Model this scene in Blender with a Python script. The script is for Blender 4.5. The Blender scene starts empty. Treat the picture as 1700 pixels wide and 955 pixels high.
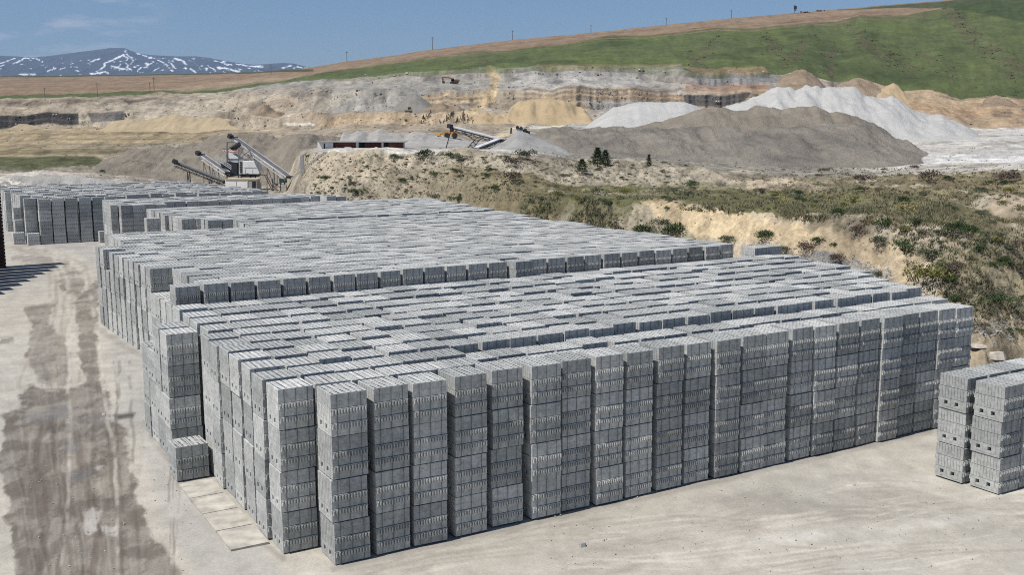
import bpy, math, random
import numpy as np
from mathutils import Vector, Matrix
from mathutils.bvhtree import BVHTree
R = math.radians
rnd = random.Random(7)
nr = np.random.default_rng(11)
SC = bpy.context.scene
COL = SC.collection

# ------------------------------------------------------------------ camera geometry
F, PT, ROLL, CH = 1699.5, R(8.674), R(-.20), 9.786*1.15
TH = R(30.511)
CU, SU = math.cos(TH), math.sin(TH)
OX, OY = (-5.180+1.2904*CU)*1.15, (21.508+1.2904*SU)*1.15
SPT, CPT = math.sin(PT), math.cos(PT)

def ray(x, y):
    a, b = x-850., y-477.5
    cr, sr = math.cos(ROLL), math.sin(ROLL)
    a, b = cr*a+sr*b, -sr*a+cr*b
    return a/F, CPT-b/F*SPT, -SPT-b/F*CPT
def at(x, y, Y):                      # the point seen at photo position x, y that lies Y metres ahead
    d = ray(x, y); t = Y/d[1]
    return Vector((d[0]*t, Y, CH+d[2]*t))
def at_z(x, y, z=0.):
    d = ray(x, y); t = (z-CH)/d[2]
    return Vector((d[0]*t, d[1]*t, z))
def proj(X, Y, Z):
    z = Z-CH
    d = Y*CPT-z*SPT; v = -(Y*SPT+z*CPT)
    a, b = F*X/d, F*v/d
    cr, sr = math.cos(ROLL), math.sin(ROLL)
    return 850+cr*a-sr*b, 477.5+sr*a+cr*b
def W(u, v, z=0.):                    # yard grid (u along the front row, v into the depth) to world
    return Vector((OX+u*CU-v*SU, OY+u*SU+v*CU, z))

# ------------------------------------------------------------------ helpers
def tag(o, label=None, cat=None, group=None, kind=None):
    if label: o['label'] = label
    if cat: o['category'] = cat
    if group: o['group'] = group
    if kind: o['kind'] = kind
    return o
def empty(name, loc, rz=0.):
    o = bpy.data.objects.new(name, None); COL.objects.link(o)
    o.location = loc; o.rotation_euler = (0, 0, rz); o.empty_display_size = .2
    return o
def mesh_obj(name, me, parent=None):
    o = bpy.data.objects.new(name, me); COL.objects.link(o)
    if parent: o.parent = parent
    return o
def np_mesh(name, V, Q, mat, smooth=False):
    """V (n,3) array, Q (m,4) or (m,3) int array"""
    me = bpy.data.meshes.new(name)
    V = np.asarray(V, np.float32); Q = np.asarray(Q, np.int32)
    k = Q.shape[1]
    me.vertices.add(len(V)); me.vertices.foreach_set('co', V.ravel())
    me.loops.add(Q.size); me.loops.foreach_set('vertex_index', Q.ravel())
    me.polygons.add(len(Q)); me.polygons.foreach_set('loop_start', np.arange(0, Q.size, k, dtype=np.int32))
    me.polygons.foreach_set('loop_total', np.full(len(Q), k, np.int32))
    if smooth: me.polygons.foreach_set('use_smooth', np.ones(len(Q), bool))
    me.update(calc_edges=True)
    if mat: me.materials.append(mat)
    return me
class MB:                              # collects boxes, bars, tubes and plates into ONE mesh
    def __init__(s): s.v = []; s.f = []
    def add(s, vs, fs):
        n = len(s.v); s.v += [tuple(p) for p in vs]; s.f += [tuple(i+n for i in f) for f in fs]; return s
    def box(s, c, size, rz=0., m=None):
        hx, hy, hz = size[0]/2, size[1]/2, size[2]/2
        P = [Vector((x, y, z)) for z in (-hz, hz) for x, y in ((-hx, -hy), (hx, -hy), (hx, hy), (-hx, hy))]
        M = m if m is not None else Matrix.Rotation(rz, 3, 'Z')
        P = [M @ p + Vector(c) for p in P]
        return s.add(P, [(3, 2, 1, 0), (4, 5, 6, 7), (0, 1, 5, 4), (1, 2, 6, 5), (2, 3, 7, 6), (3, 0, 4, 7)])
    def bar(s, a, b, w, h=None):       # box from a to b
        a, b = Vector(a), Vector(b); d = b-a
        if d.length < 1e-6: return s
        z = d.normalized(); up = Vector((0, 0, 1)) if abs(z.z) < .95 else Vector((0, 1, 0))
        x = z.cross(up).normalized(); y = x.cross(z)
        M = Matrix((x, y, z)).transposed()
        return s.box((a+b)/2, (w, h or w, d.length), m=M)
    def tube(s, a, b, r0, r1=None, n=8):
        r1 = r0 if r1 is None else r1
        a, b = Vector(a), Vector(b); z = (b-a).normalized()
        up = Vector((0, 0, 1)) if abs(z.z) < .95 else Vector((0, 1, 0))
        x = z.cross(up).normalized(); y = x.cross(z)
        P = []
        for c, r in ((a, r0), (b, r1)):
            P += [c+(x*math.cos(2*math.pi*i/n)+y*math.sin(2*math.pi*i/n))*r for i in range(n)]
        fs = [(i, (i+1) % n, n+(i+1) % n, n+i) for i in range(n)]
        fs += [tuple(reversed(range(n))), tuple(range(n, 2*n))]
        return s.add(P, fs)
    def prism(s, poly, ex):            # polygon (list of Vector) extruded along ex
        n = len(poly); ex = Vector(ex)
        P = [Vector(p) for p in poly]+[Vector(p)+ex for p in poly]
        return s.add(P, [tuple(reversed(range(n))), tuple(range(n, 2*n))]+[(i, (i+1) % n, n+(i+1) % n, n+i) for i in range(n)])
    def mesh(s, name, mat, bevel=0.):
        me = bpy.data.meshes.new(name); me.from_pydata(s.v, [], s.f)
        import bmesh
        bm = bmesh.new(); bm.from_mesh(me)
        bmesh.ops.recalc_face_normals(bm, faces=bm.faces)
        if bevel: bmesh.ops.bevel(bm, geom=bm.edges[:], offset=bevel, segments=1, affect='EDGES')
        bm.to_mesh(me); bm.free()
        me.materials.append(mat); return me
    def build(s, name, mat, parent=None, bevel=0.):
        return mesh_obj(name, s.mesh(name, mat, bevel), parent)

# value noise on numpy arrays
_P = nr.random((257, 257)).astype(np.float32); _P[256] = _P[0]; _P[:, 256] = _P[:, 0]
def vnoise(x, y):
    x = np.asarray(x, np.float64); y = np.asarray(y, np.float64)
    xi = np.floor(x); yi = np.floor(y); fx = x-xi; fy = y-yi
    fx = fx*fx*(3-2*fx); fy = fy*fy*(3-2*fy)
    xi = xi.astype(int) % 256; yi = yi.astype(int) % 256
    return (_P[xi, yi]*(1-fx)+_P[xi+1, yi]*fx)*(1-fy)+(_P[xi, yi+1]*(1-fx)+_P[xi+1, yi+1]*fx)*fy
def fbm(x, y, oct=4, gain=.5):
    s = 0; a = 1.; n = 0
    for i in range(oct):
        s = s+a*vnoise(x*2**i+17.3*i, y*2**i+5.1*i); n += a; a *= gain
    return s/n*2-1
def sstep(a, b, x):
    t = np.clip((x-a)/(b-a), 0, 1); return t*t*(3-2*t)

# ------------------------------------------------------------------ materials
def new_mat(name):
    m = bpy.data.materials.new(name); m.use_nodes = True
    nt = m.node_tree; b = nt.nodes['Principled BSDF']
    return m, nt, b
def N(nt, t, **kw):
    n = nt.nodes.new(t)
    for k, v in kw.items():
        if k in n.inputs: n.inputs[k].default_value = v
        else: setattr(n, k, v)
    return n
def plain(name, rgb, rough=.7, metal=0., var=.25, scale=3., bump=.0):
    m, nt, b = new_mat(name)
    tc = N(nt, 'ShaderNodeTexCoord')
    no = N(nt, 'ShaderNodeTexNoise', Scale=scale, Detail=5.)
    nt.links.new(tc.outputs['Object'], no.inputs['Vector'])
    mr = N(nt, 'ShaderNodeMapRange'); mr.inputs['To Min'].default_value = 1-var; mr.inputs['To Max'].default_value = 1+var
    mr.inputs['From Min'].default_value = .3; mr.inputs['From Max'].default_value = .7
    nt.links.new(no.outputs['Fac'], mr.inputs['Value'])
    mx = N(nt, 'ShaderNodeVectorMath', operation='SCALE'); mx.inputs[0].default_value = rgb
    nt.links.new(mr.outputs['Result'], mx.inputs['Scale'])
    nt.links.new(mx.outputs['Vector'], b.inputs['Base Color'])
    b.inputs['Roughness'].default_value = rough; b.inputs['Metallic'].default_value = metal
    b.inputs['Specular IOR Level'].default_value = .3
    if bump:
        bp = N(nt, 'ShaderNodeBump', Strength=bump, Distance=.02)
        nt.links.new(no.outputs['Fac'], bp.inputs['Height']); nt.links.new(bp.outputs['Normal'], b.inputs['Normal'])
    return m

def concrete_mat(name, use_attr):
    """pumice concrete block: grey, speckled, a tone of its own for every pack"""
    m, nt, b = new_mat(name); L = nt.links.new
    geo = N(nt, 'ShaderNodeNewGeometry')
    fine = N(nt, 'ShaderNodeTexNoise', Scale=38., Detail=4., Roughness=.7)
    big = N(nt, 'ShaderNodeTexNoise', Scale=1.3, Detail=5., Roughness=.6)
    L(geo.outputs['Position'], fine.inputs['Vector']); L(geo.outputs['Position'], big.inputs['Vector'])
    if use_attr:
        at_ = N(nt, 'ShaderNodeAttribute', attribute_name='tone'); tone = at_.outputs['Fac']
    else:
        oi = N(nt, 'ShaderNodeObjectInfo'); tone = oi.outputs['Alpha']
    r1 = N(nt, 'ShaderNodeMapRange'); L(tone, r1.inputs['Value']); r1.inputs['To Min'].default_value = .78; r1.inputs['To Max'].default_value = 1.13
    r2 = N(nt, 'ShaderNodeMapRange'); L(fine.outputs['Fac'], r2.inputs['Value'])
    r2.inputs['From Min'].default_value = .25; r2.inputs['From Max'].default_value = .75; r2.inputs['To Min'].default_value = .82; r2.inputs['To Max'].default_value = 1.16
    r3 = N(nt, 'ShaderNodeMapRange'); L(big.outputs['Fac'], r3.inputs['Value'])
    r3.inputs['From Min'].default_value = .3; r3.inputs['From Max'].default_value = .7; r3.inputs['To Min'].default_value = .86; r3.inputs['To Max'].default_value = 1.1
    mid = N(nt, 'ShaderNodeTexNoise', Scale=8.5, Detail=2., Roughness=.6); L(geo.outputs['Position'], mid.inputs['Vector'])
    r4 = N(nt, 'ShaderNodeMapRange'); L(mid.outputs['Fac'], r4.inputs['Value'])
    r4.inputs['From Min'].default_value = .32; r4.inputs['From Max'].default_value = .68; r4.inputs['To Min'].default_value = .80; r4.inputs['To Max'].default_value = 1.15
    m0 = N(nt, 'ShaderNodeMath', operation='MULTIPLY'); L(r4.outputs[0], m0.inputs[0]); L(r2.outputs[0], m0.inputs[1])
    m1 = N(nt, 'ShaderNodeMath', operation='MULTIPLY'); L(r1.outputs[0], m1.inputs[0]); L(m0.outputs[0], m1.inputs[1])
    m2 = N(nt, 'ShaderNodeMath', operation='MULTIPLY'); L(m1.outputs[0], m2.inputs[0]); L(r3.outputs[0], m2.inputs[1])
    mix = N(nt, 'ShaderNodeMix', data_type='RGBA')
    L(tone, mix.inputs[0])
    mix.inputs[6].default_value = (*CONC_A, 1); mix.inputs[7].default_value = (*CONC_B, 1)
    sc = N(nt, 'ShaderNodeVectorMath', operation='SCALE'); L(mix.outputs[2], sc.inputs[0]); L(m2.outputs[0], sc.inputs['Scale'])
    L(sc.outputs['Vector'], b.inputs['Base Color'])
    b.inputs['Roughness'].default_value = .92; b.inputs['Specular IOR Level'].default_value = .15
    bp = N(nt, 'ShaderNodeBump', Strength=.5, Distance=.006); L(fine.outputs['Fac'], bp.inputs['Height']); L(bp.outputs['Normal'], b.inputs['Normal'])
    return m
CONC_A, CONC_B = (.410, .424, .416), (.462, .466, .450)

def ground_mat(name, fine=6., med=.7, var=.22, bump=.35, dist=.06, wet=False):
    """surface colour of the land from the mesh's own cover map, broken up by noise"""
    m, nt, b = new_mat(name); L = nt.links.new
    geo = N(nt, 'ShaderNodeNewGeometry')
    a = N(nt, 'ShaderNodeAttribute', attribute_name='cover')
    n1 = N(nt, 'ShaderNodeTexNoise', Scale=fine, Detail=6., Roughness=.65)
    n2 = N(nt, 'ShaderNodeTexNoise', Scale=med, Detail=6., Roughness=.6, Distortion=.4)
    L(geo.outputs['Position'], n1.inputs['Vector']); L(geo.outputs['Position'], n2.inputs['Vector'])
    ad = N(nt, 'ShaderNodeMath', operation='ADD'); L(n1.outputs['Fac'], ad.inputs[0]); L(n2.outputs['Fac'], ad.inputs[1])
    mr = N(nt, 'ShaderNodeMapRange'); L(ad.outputs[0], mr.inputs['Value'])
    mr.inputs['From Min'].default_value = .65; mr.inputs['From Max'].default_value = 1.35
    mr.inputs['To Min'].default_value = 1-var; mr.inputs['To Max'].default_value = 1+var
    sc = N(nt, 'ShaderNodeVectorMath', operation='SCALE'); L(a.outputs['Color'], sc.inputs[0]); L(mr.outputs[0], sc.inputs['Scale'])
    L(sc.outputs['Vector'], b.inputs['Base Color'])
    b.inputs['Roughness'].default_value = .95; b.inputs['Specular IOR Level'].default_value = .12
    if wet:
        w = N(nt, 'ShaderNodeAttribute', attribute_name='wet')
        mw = N(nt, 'ShaderNodeMapRange'); L(w.outputs['Fac'], mw.inputs['Value']); mw.inputs['To Min'].default_value = .95; mw.inputs['To Max'].default_value = .10
        L(mw.outputs[0], b.inputs['Roughness']); ms = N(nt, 'ShaderNodeMapRange'); L(w.outputs['Fac'], ms.inputs['Value']); ms.inputs['To Min'].default_value = .12; ms.inputs['To Max'].default_value = .6; L(ms.outputs[0], b.inputs['Specular IOR Level'])
    bp = N(nt, 'ShaderNodeBump', Strength=bump, Distance=dist); L(ad.outputs[0], bp.inputs['Height']); L(bp.outputs['Normal'], b.inputs['Normal'])
    return m

M_conc = concrete_mat('pumice_concrete', False)
M_conc_far = concrete_mat('pumice_concrete_packs', True)
M_strap = plain('green_strap', (.075, .105, .095), .45, var=.15)
M_steel = plain('weathered_steel', (.20, .20, .20), .55, .3, scale=1.5)
M_dark = plain('dark_steel', (.035, .036, .038), .6, .2, scale=2.)
M_lightsteel = plain('galvanised_steel', (.52, .53, .54), .5, .1, scale=1.2)
M_belt = plain('rubber_belt', (.13, .13, .135), .8, scale=1.)
M_white = plain('white_paint', (.72, .72, .70), .5, var=.1, scale=.8)
M_yellow = plain('yellow_paint', (.62, .42, .06), .5, var=.12)
M_orange = plain('orange_paint', (.62, .26, .03), .5, var=.12)
M_red = plain('red_paint', (.30, .045, .035), .6, var=.2)
M_brick = plain('red_brick', (.30, .105, .07), .85, var=.3, scale=2.)
M_rust = plain('rust_brown', (.075, .035, .028), .9, var=.35, scale=2.)
M_wood = plain('grey_timber', (.16, .13, .10), .85, var=.3)
M_glass_and_shade = plain('dark_glass_and_shade', (.02, .025, .03), .15, var=.05)
M_stone = plain('pale_stone', (.42, .39, .34), .9, var=.3, scale=4., bump=.4)
M_slab = plain('cast_concrete', (.375, .355, .312), .9, var=.28, scale=2.2, bump=.3)
M_greywall = plain('grey_cladding', (.30, .30, .31), .7, var=.1)
M_leaf = {'green': plain('leaf_green', (.055, .085, .030), .8, var=.35, scale=2.),
          'grey': plain('leaf_grey_green', (.105, .115, .070), .85, var=.35, scale=2.),
          'brown': plain('leaf_brown', (.115, .090, .070), .9, var=.35, scale=2.),
          'yellow': plain('leaf_yellow_green', (.15, .15, .040), .85, var=.35, scale=2.),
          'conifer': plain('needle_green', (.062, .085, .042), .8, var=.4, scale=2.)}
M_bark = plain('bark', (.09, .07, .05), .9)
M_grass = plain('grass_blades', (.19, .17, .10), .9, var=.5, scale=.25)

# ------------------------------------------------------------------ block packs
PW, PD, PH = .99, 1.05, 1.15

def cells(lines_a, lines_b, depth, O, ea, eb, n, Q):
    """relief panel: cell (i,j) lies depth[i][j] behind the plane; walls close the steps"""
    O, ea, eb, n = Vector(O), Vector(ea), Vector(eb), Vector(n)
    na, nb = len(lines_a)-1, len(lines_b)-1
    def P(a, b, d): return O+ea*a+eb*b-n*d
    for i in range(na):
        for j in range(nb):
            d = depth[i][j]
            a0, a1, b0, b1 = lines_a[i], lines_a[i+1], lines_b[j], lines_b[j+1]
            Q.append((P(a0, b0, d), P(a1, b0, d), P(a1, b1, d), P(a0, b1, d)))
            if i+1 < na and abs(depth[i+1][j]-d) > 1e-6:
                e = depth[i+1][j]; Q.append((P(a1, b0, d), P(a1, b0, e), P(a1, b1, e), P(a1, b1, d)))
            if j+1 < nb and abs(depth[i][j+1]-d) > 1e-6:
                e = depth[i][j+1]; Q.append((P(a0, b1, d), P(a1, b1, d), P(a1, b1, e), P(a0, b1, e)))
    # close the rim where the border cells are proud or sunk
    for i in range(na):
        for j, b in ((0, lines_b[0]), (nb-1, lines_b[-1])):
            d = depth[i][j]
            if abs(d) > 1e-6: Q.append((P(lines_a[i], b, 0), P(lines_a[i+1], b, 0), P(lines_a[i+1], b, d), P(lines_a[i], b, d)))
    for j in range(nb):
        for i, a in ((0, lines_a[0]), (na-1, lines_a[-1])):
            d = depth[i][j]
            if abs(d) > 1e-6: Q.append((P(a, lines_b[j], 0), P(a, lines_b[j+1], 0), P(a, lines_b[j+1], d), P(a, lines_b[j], d)))

def groove_lines(L, n, g):
    xs = [0., .006]
    flag = [0]
    for k in range(1, n):
        c = L*k/n; xs += [c-g/2, c+g/2]; flag += [0, 1]
    xs += [L-.006, L]; flag += [0, 0]
    return xs, flag

def side_front(Q, O, ea, n, kind, hl, L, coarse=False):
    xs, fl = groove_lines(L, 4, .007)
    if kind == 'plain':
        zs = [0, .008, hl*.5-.003, hl*.5+.003, hl-.008, hl]; zf = [0, 0, 1, 0, 0]
        cells(xs, zs, [[(.005 if (a or z) and 0 < k < 4 else 0.) for k, z in enumerate(zf)] for a in fl], O, ea, (0, 0, 1), n, Q)
    else:
        h2 = hl*.56
        cells(xs, [0, .008, h2], [[0., .005 if a else 0.] for a in fl], O, ea, (0, 0, 1), n, Q)
        k = 12
        xs2 = [0.]; d2 = []
        for i in range(k):
            c0 = L*i/k; w = L/k
            xs2 += [c0+w*.30, c0+w*.72, c0+w]; d2 += [.0, -.055, .0]
        cells(xs2, [h2, hl-.03, hl], [[d, -.024] for d in d2], O, ea, (0, 0, 1), n, Q)

def side_left(Q, O, ea, n, hl, L, holes=False):
    if not holes:
        xs, fl = groove_lines(L, 9, .012)
        cells(xs, [0, .008, hl-.03, hl-.012, hl], [[0, .014 if a else 0., .014 if a else 0., 0] for a in fl], O, ea, (0, 0, 1), n, Q)
    else:
        xs = [0., L*.19, L*.32, L*.42, L*.432, L*.58, L*.71, L*.85, L*.862, L]
        fl = [0, 2, 0, 1, 0, 2, 0, 1, 0]
        zs = [0, .05, .066, .13, .27, hl]
        cells(xs, zs, [[0., (.008 if 0 < i < 8 else 0.), .008 if a == 1 else 0., .45 if a == 2 else (.008 if a == 1 else 0.), .008 if a == 1 else 0.] for i, a in enumerate(fl)], O, ea, (0, 0, 1), n, Q)

def top_slots(Q, O, w, d, na=6, nb=7, depth=.17):
    xs = [0.]; fa = []
    for i in range(na):
        c0 = w*i/na; p = w/na
        xs += [c0+p*.28, c0+p*.74, c0+p]; fa += [0, 1, 0]
    ys = [0.]; fb = []
    for j in range(nb):
        c0 = d*j/nb; p = d/nb
        ys += [c0+p*.2, c0+p*.8, c0+p]; fb += [0, 1, 0]
    # merge neighbouring solid lines
    def merge(xs, f):
        X = [xs[0]]; Fl = []
        for i in range(len(f)):
            if Fl and Fl[-1] == f[i] == 0: X[-1] = xs[i+1]
            else: X.append(xs[i+1]); Fl.append(f[i])
        return X, Fl
    xs, fa = merge(xs, fa); ys, fb = merge(ys, fb)
    dep = [[(depth*rnd.choice([.12, .5, 1., 1., 1.2]) if a and b else 0.) for b in fb] for a in fa]
    cells(xs, ys, dep, O, (1, 0, 0), (0, 1, 0), (0, 0, 1), Q)

def quads_mesh(name, Q, mat):
    V = np.array([[tuple(p) for p in q] for q in Q], np.float32).reshape(-1, 3)
    return np_mesh(name, V, np.arange(len(V), dtype=np.int32).reshape(-1, 4), mat), V

def layer_quads(kind, z0, hl):
    """one layer of blocks; origin of the pack is the middle of its base"""
    Q = []; x0, y0 = -PW/2, -PD/2
    fk = 'plain' if kind == 'top' else 'comb'
    side_front(Q, (x0, y0, z0), (1, 0, 0), (0, -1, 0), fk, hl, PW)
    side_front(Q, (-x0, -y0, z0), (-1, 0, 0), (0, 1, 0), fk, hl, PW)
    side_left(Q, (x0, -y0, z0), (0, -1, 0), (-1, 0, 0), hl, PD, kind == 'bottom')
    side_left(Q, (-x0, y0, z0), (0, 1, 0), (1, 0, 0), hl, PD, kind == 'bottom')
    if kind == 'top': top_slots(Q, (x0, y0, z0+hl), PW, PD)
    else: Q.append(tuple(Vector(p) for p in ((x0, y0, z0+hl), (-x0, y0, z0+hl), (-x0, -y0, z0+hl), (x0, -y0, z0+hl))))
    Q.append(tuple(Vector(p) for p in ((x0, -y0, z0), (-x0, -y0, z0), (-x0, y0, z0), (x0, y0, z0))))
    return Q
HL = PH/3
LAYERS = []                             # three variants of the set of three layers
for var in range(3):
    LAYERS.append([quads_mesh('block_layer', layer_quads(k, z, h), M_conc)[0]
                   for k, z, h in (('bottom', .026, HL-.034), ('middle', HL+.004, HL-.016), ('top', 2*HL+.004, HL-.004))])
STRAPS = []
for x in (-.335, -.01, .32):
    b = MB(); t = .004; y0 = -PD/2-.03
    b.box((x, y0-t/2, PH/2), (.014, t, PH-.02)); b.box((x, -y0+t/2, PH/2), (.014, t, PH-.02))
    b.box((x, 0, PH-.004+t/2), (.016, -2*y0+2*t, t))
    STRAPS.append(b.mesh('strap', M_strap))

def far_quads(lod):
    Q = []; x0, y0 = -PW/2, -PD/2
    for z, k in ((0., 'comb'), (HL, 'comb'), (2*HL, 'plain')):
        if lod == 1:
            side_front(Q, (x0, y0, z+.003), (1, 0, 0), (0, -1, 0), k, HL-.006, PW)
            side_left(Q, (x0, -y0, z+.003), (0, -1, 0), (-1, 0, 0), HL-.006, PD, z == 0)
        else:
            for q in (((x0, y0), (-x0, y0)), ((x0, -y0), (x0, y0))):
                Q.append(tuple(Vector(p) for p in ((*q[0], z+.006), (*q[1], z+.006), (*q[1], z+HL-.012), (*q[0], z+HL-.012))))
            if k == 'comb':
                for i in range(6):
                    c = x0+PW*(i+.5)/6
                    for sx, sy, ex in ((c-.04, y0-.05, c+.04),):
                        Q.append(tuple(Vector(p) for p in ((sx, sy, z+HL*.5), (ex, sy, z+HL*.5), (ex, sy, z+HL-.012), (sx, sy, z+HL-.012))))
                        Q.append(tuple(Vector(p) for p in ((sx, y0, z+HL*.5), (sx, sy, z+HL*.5), (sx, sy, z+HL-.012), (sx, y0, z+HL-.012))))
                Q.append(tuple(Vector(p) for p in ((x0, y0-.02, z+HL-.012), (-x0, y0-.02, z+HL-.012), (-x0, y0, z+HL-.012), (x0, y0, z+HL-.012))))
        for q in (((-x0, y0), (-x0, -y0)), ((-x0, -y0), (x0, -y0))):
            Q.append(tuple(Vector(p) for p in ((*q[0], z+.003), (*q[1], z+.003), (*q[1], z+HL-.003), (*q[0], z+HL-.003))))
    # inner core, so that the seams are not open
    c = .02
    for q in (((x0+c, y0+c), (-x0-c, y0+c)), ((-x0-c, y0+c), (-x0-c, -y0-c)), ((-x0-c, -y0-c), (x0+c, -y0-c)), ((x0+c, -y0-c), (x0+c, y0+c))):
        Q.append(tuple(Vector(p) for p in ((*q[0], 0), (*q[1], 0), (*q[1], PH-.08), (*q[0], PH-.08))))
    Q.append(tuple(Vector(p) for p in ((x0, y0, 2*HL-.01), (-x0, y0, 2*HL-.01), (-x0, -y0, 2*HL-.01), (x0, -y0, 2*HL-.01))))
    if lod == 1: top_slots(Q, (x0, y0, PH), PW, PD, 6, 7)
    else: top_slots(Q, (x0, y0, PH), PW, PD, 5, 5, .14)
    return np.array([[tuple(p) for p in q] for q in Q], np.float32)
FARQ = {1: far_quads(1), 2: far_quads(2)}
_b = [(-.5, -.5), (.5, -.5), (.5, .5), (-.5, .5)]
BOXQ = np.array([[(_b[i][0]*PW, _b[i][1]*PD, 0), (_b[j][0]*PW, _b[j][1]*PD, 0), (_b[j][0]*PW, _b[j][1]*PD, PH), (_b[i][0]*PW, _b[i][1]*PD, PH)] for i, j in ((0, 1), (1, 2), (2, 3), (3, 0))]
                + [[(x*PW, y*PD, PH) for x, y in _b]], np.float32)

ORD = ['first', 'second', 'third', 'fourth', 'fifth', 'sixth', 'seventh', 'eighth', 'ninth', 'tenth', 'eleventh', 'twelfth', 'thirteenth', 'fourteenth',
       'fifteenth', 'sixteenth', 'seventeenth', 'eighteenth', 'nineteenth', 'twentieth']
def ordw(i):
    if i < 20: return ORD[i]
    t = ['', '', 'twenty', 'thirty', 'forty', 'fifty', 'sixty'][(i+1)//10]
    if (i+1) % 10 == 0: return t[:-1]+'ieth'
    return t+'-'+ORD[(i+1) % 10-1]

PACKS = []     # dict: loc, rz, scale, field, row, idx, tier, ntier
def column(u, v, n, field, row, idx, w=PW, d=PD, z0=0., hs=1., jit=1., rot=0.):
    """a stack of n packs whose front left lower corner stands at u, v"""
    sx, sy = w/PW, d/PD
    rz = TH+R(rnd.gauss(0, .7*jit))+rot
    for t in range(n):
        du, dv = rnd.gauss(0, .014*jit), rnd.gauss(0, .014*jit)
        p = W(u+w/2+du, v+d/2+dv, z0+t*PH*hs)
        PACKS.append(dict(loc=p, rz=rz+R(rnd.gauss(0, .5*jit)), s=(sx, sy, hs), field=field, row=row, idx=idx, tier=t, n=n))

# --- the front field: twelve rows, measured stack positions in the front row
S = 1.15
row0 = [0, 1.03, 2.03, 3.12, 4.19, 5.28, 6.25, 7.25, 8.24, 9.3, 10.32, 11.37, 12.35, 13.24, 14.3, 15.23, 16.2, 17.15, 18.09, 18.98, 19.93, 20.83, 21.66]
vrow = [0, 1.34, 2.58, 3.92, 5.10, 6.25, 7.40, 8.60, 9.90, 11.25, 12.69, 14.09]
for i, u in enumerate(row0):
    column(u*S, (.0 if i else -.02)+rnd.gauss(0, .035), 4, 'front', 0, i, w=.985, hs=1+rnd.gauss(0, .003), rot=R(-1.2 if i < 14 else .8))
for r in range(1, 12):
    v = vrow[r]
    ul = {8: -.58, 9: -.58, 10: -.53, 11: -.55}.get(r, -.92+rnd.gauss(0, .05))
    ue = np.interp(v, [0, 1.3, 3.8, 15], [25.7, 26.6, 28.2, 32.2])
    d = .985 if r < 8 else 1.10
    if r in (9,): 
        pass
    u = ul; i = 0
    while u < ue-.5:
        w = PW*(1+rnd.gauss(0, .012)) if r < 8 else 1.03
        hs = 1+rnd.gauss(0, .005)+.004*(r-4)
        if r in (1, 2) and u > 5.2: hs -= .05
        nn = 4
        column(u, v+rnd.gauss(0, .05), nn, 'front', r, i, w=w, d=d, hs=hs)
        g = rnd.choice([.03, .05, .06, .12, .19]) if u > 2 else .07
        u += w+g; i += 1
# protruding stacks at the track end of the field
column(-1.72, 11.0, 4, 'side', 9, 0, w=1.05, d=1.05, hs=.97); column(-1.72, 12.12, 4, 'side', 10, 0, w=1.05, d=1.05, hs=.975)
column(-1.72, 13.25, 3, 'side', 11, 0, w=1.05, d=1.05); column(-1.72, 14.45, 3, 'side', 12, 0, w=1.05, d=1.05)
column(-2.08, 8.75, 1, 'lone', 0, 0, w=1.04, d=1.05)
column(29.7, 15.75, 4, 'pair', 0, 0, hs=1.1); column(30.75, 15.8, 4, 'pair', 0, 1, hs=1.1)
# --- rear field
def field_rows(name, v0, v1, pitch, left, right, n=4, w=1.06, d=1.05, gap=(.02, .05, .03, .1), hsd=.006, skip=None, front_fixed=None, nt=None):
    v = v0; r = 0
    while v < v1:
        u = left(v); i = 0
        while u < right(v)-.4:
            if not (skip and skip(u, v)):
                k = n if nt is None else nt(u, v, i)
                if k: column(u, v+rnd.gauss(0, .03), k, name, r, i, w=w, d=d, hs=1+rnd.gauss(0, hsd))
            g = rnd.choice(gap) if not (r == 0 and front_fixed) else front_fixed-w
            u += w+g; i += 1
        v += pitch; r += 1
def L2(v):
    if v < 22: return .82
    if v < 27.5: return 1.02
    if v < 39.6: return np.interp(v, [28, 39.4], [1.08, .42])
    return 2.25
def R2(v): return np.interp(v, [20, 42, 49, 54], [33.2, 32.9, 34.5, 34.6])
def N2(u, v, i):
    if 21.8 < v < 27.5 and i == 0: return 3
    if v < 39.5 and i == 0 and 35.6 < v < 36.9: return 3
    return 4
field_rows('rear', 20.95, 51.2, 1.125, L2, R2, front_fixed=1.2, skip=lambda u, v: (v > 47.9 and u < 12.2), nt=N2, hsd=.004, gap=(.015, .02, .03, .05, .1))
for p in PACKS:
    if p['field'] == 'rear' and p['row'] == 0 and p['idx'] == 14: p['loc'] = p['loc']+Vector((SU, -CU, 0))*.6
# --- third field
def L3(v): return 12.65 if v < 54.0 else (10.75 if v < 56.2 else 9.3)
column(7.05, 58.95, 4, 'third', 90, 0, w=1.04); column(9.0, 61.6, 4, 'third', 91, 0, w=1.04)
field_rows('third', 52.5, 69.5, 1.13, L3, lambda v: np.interp(v, [52, 64, 70], [34.3, 35.9, 37.2]), w=1.06, hsd=.004, gap=(.015, .02, .03, .05, .1))
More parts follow.
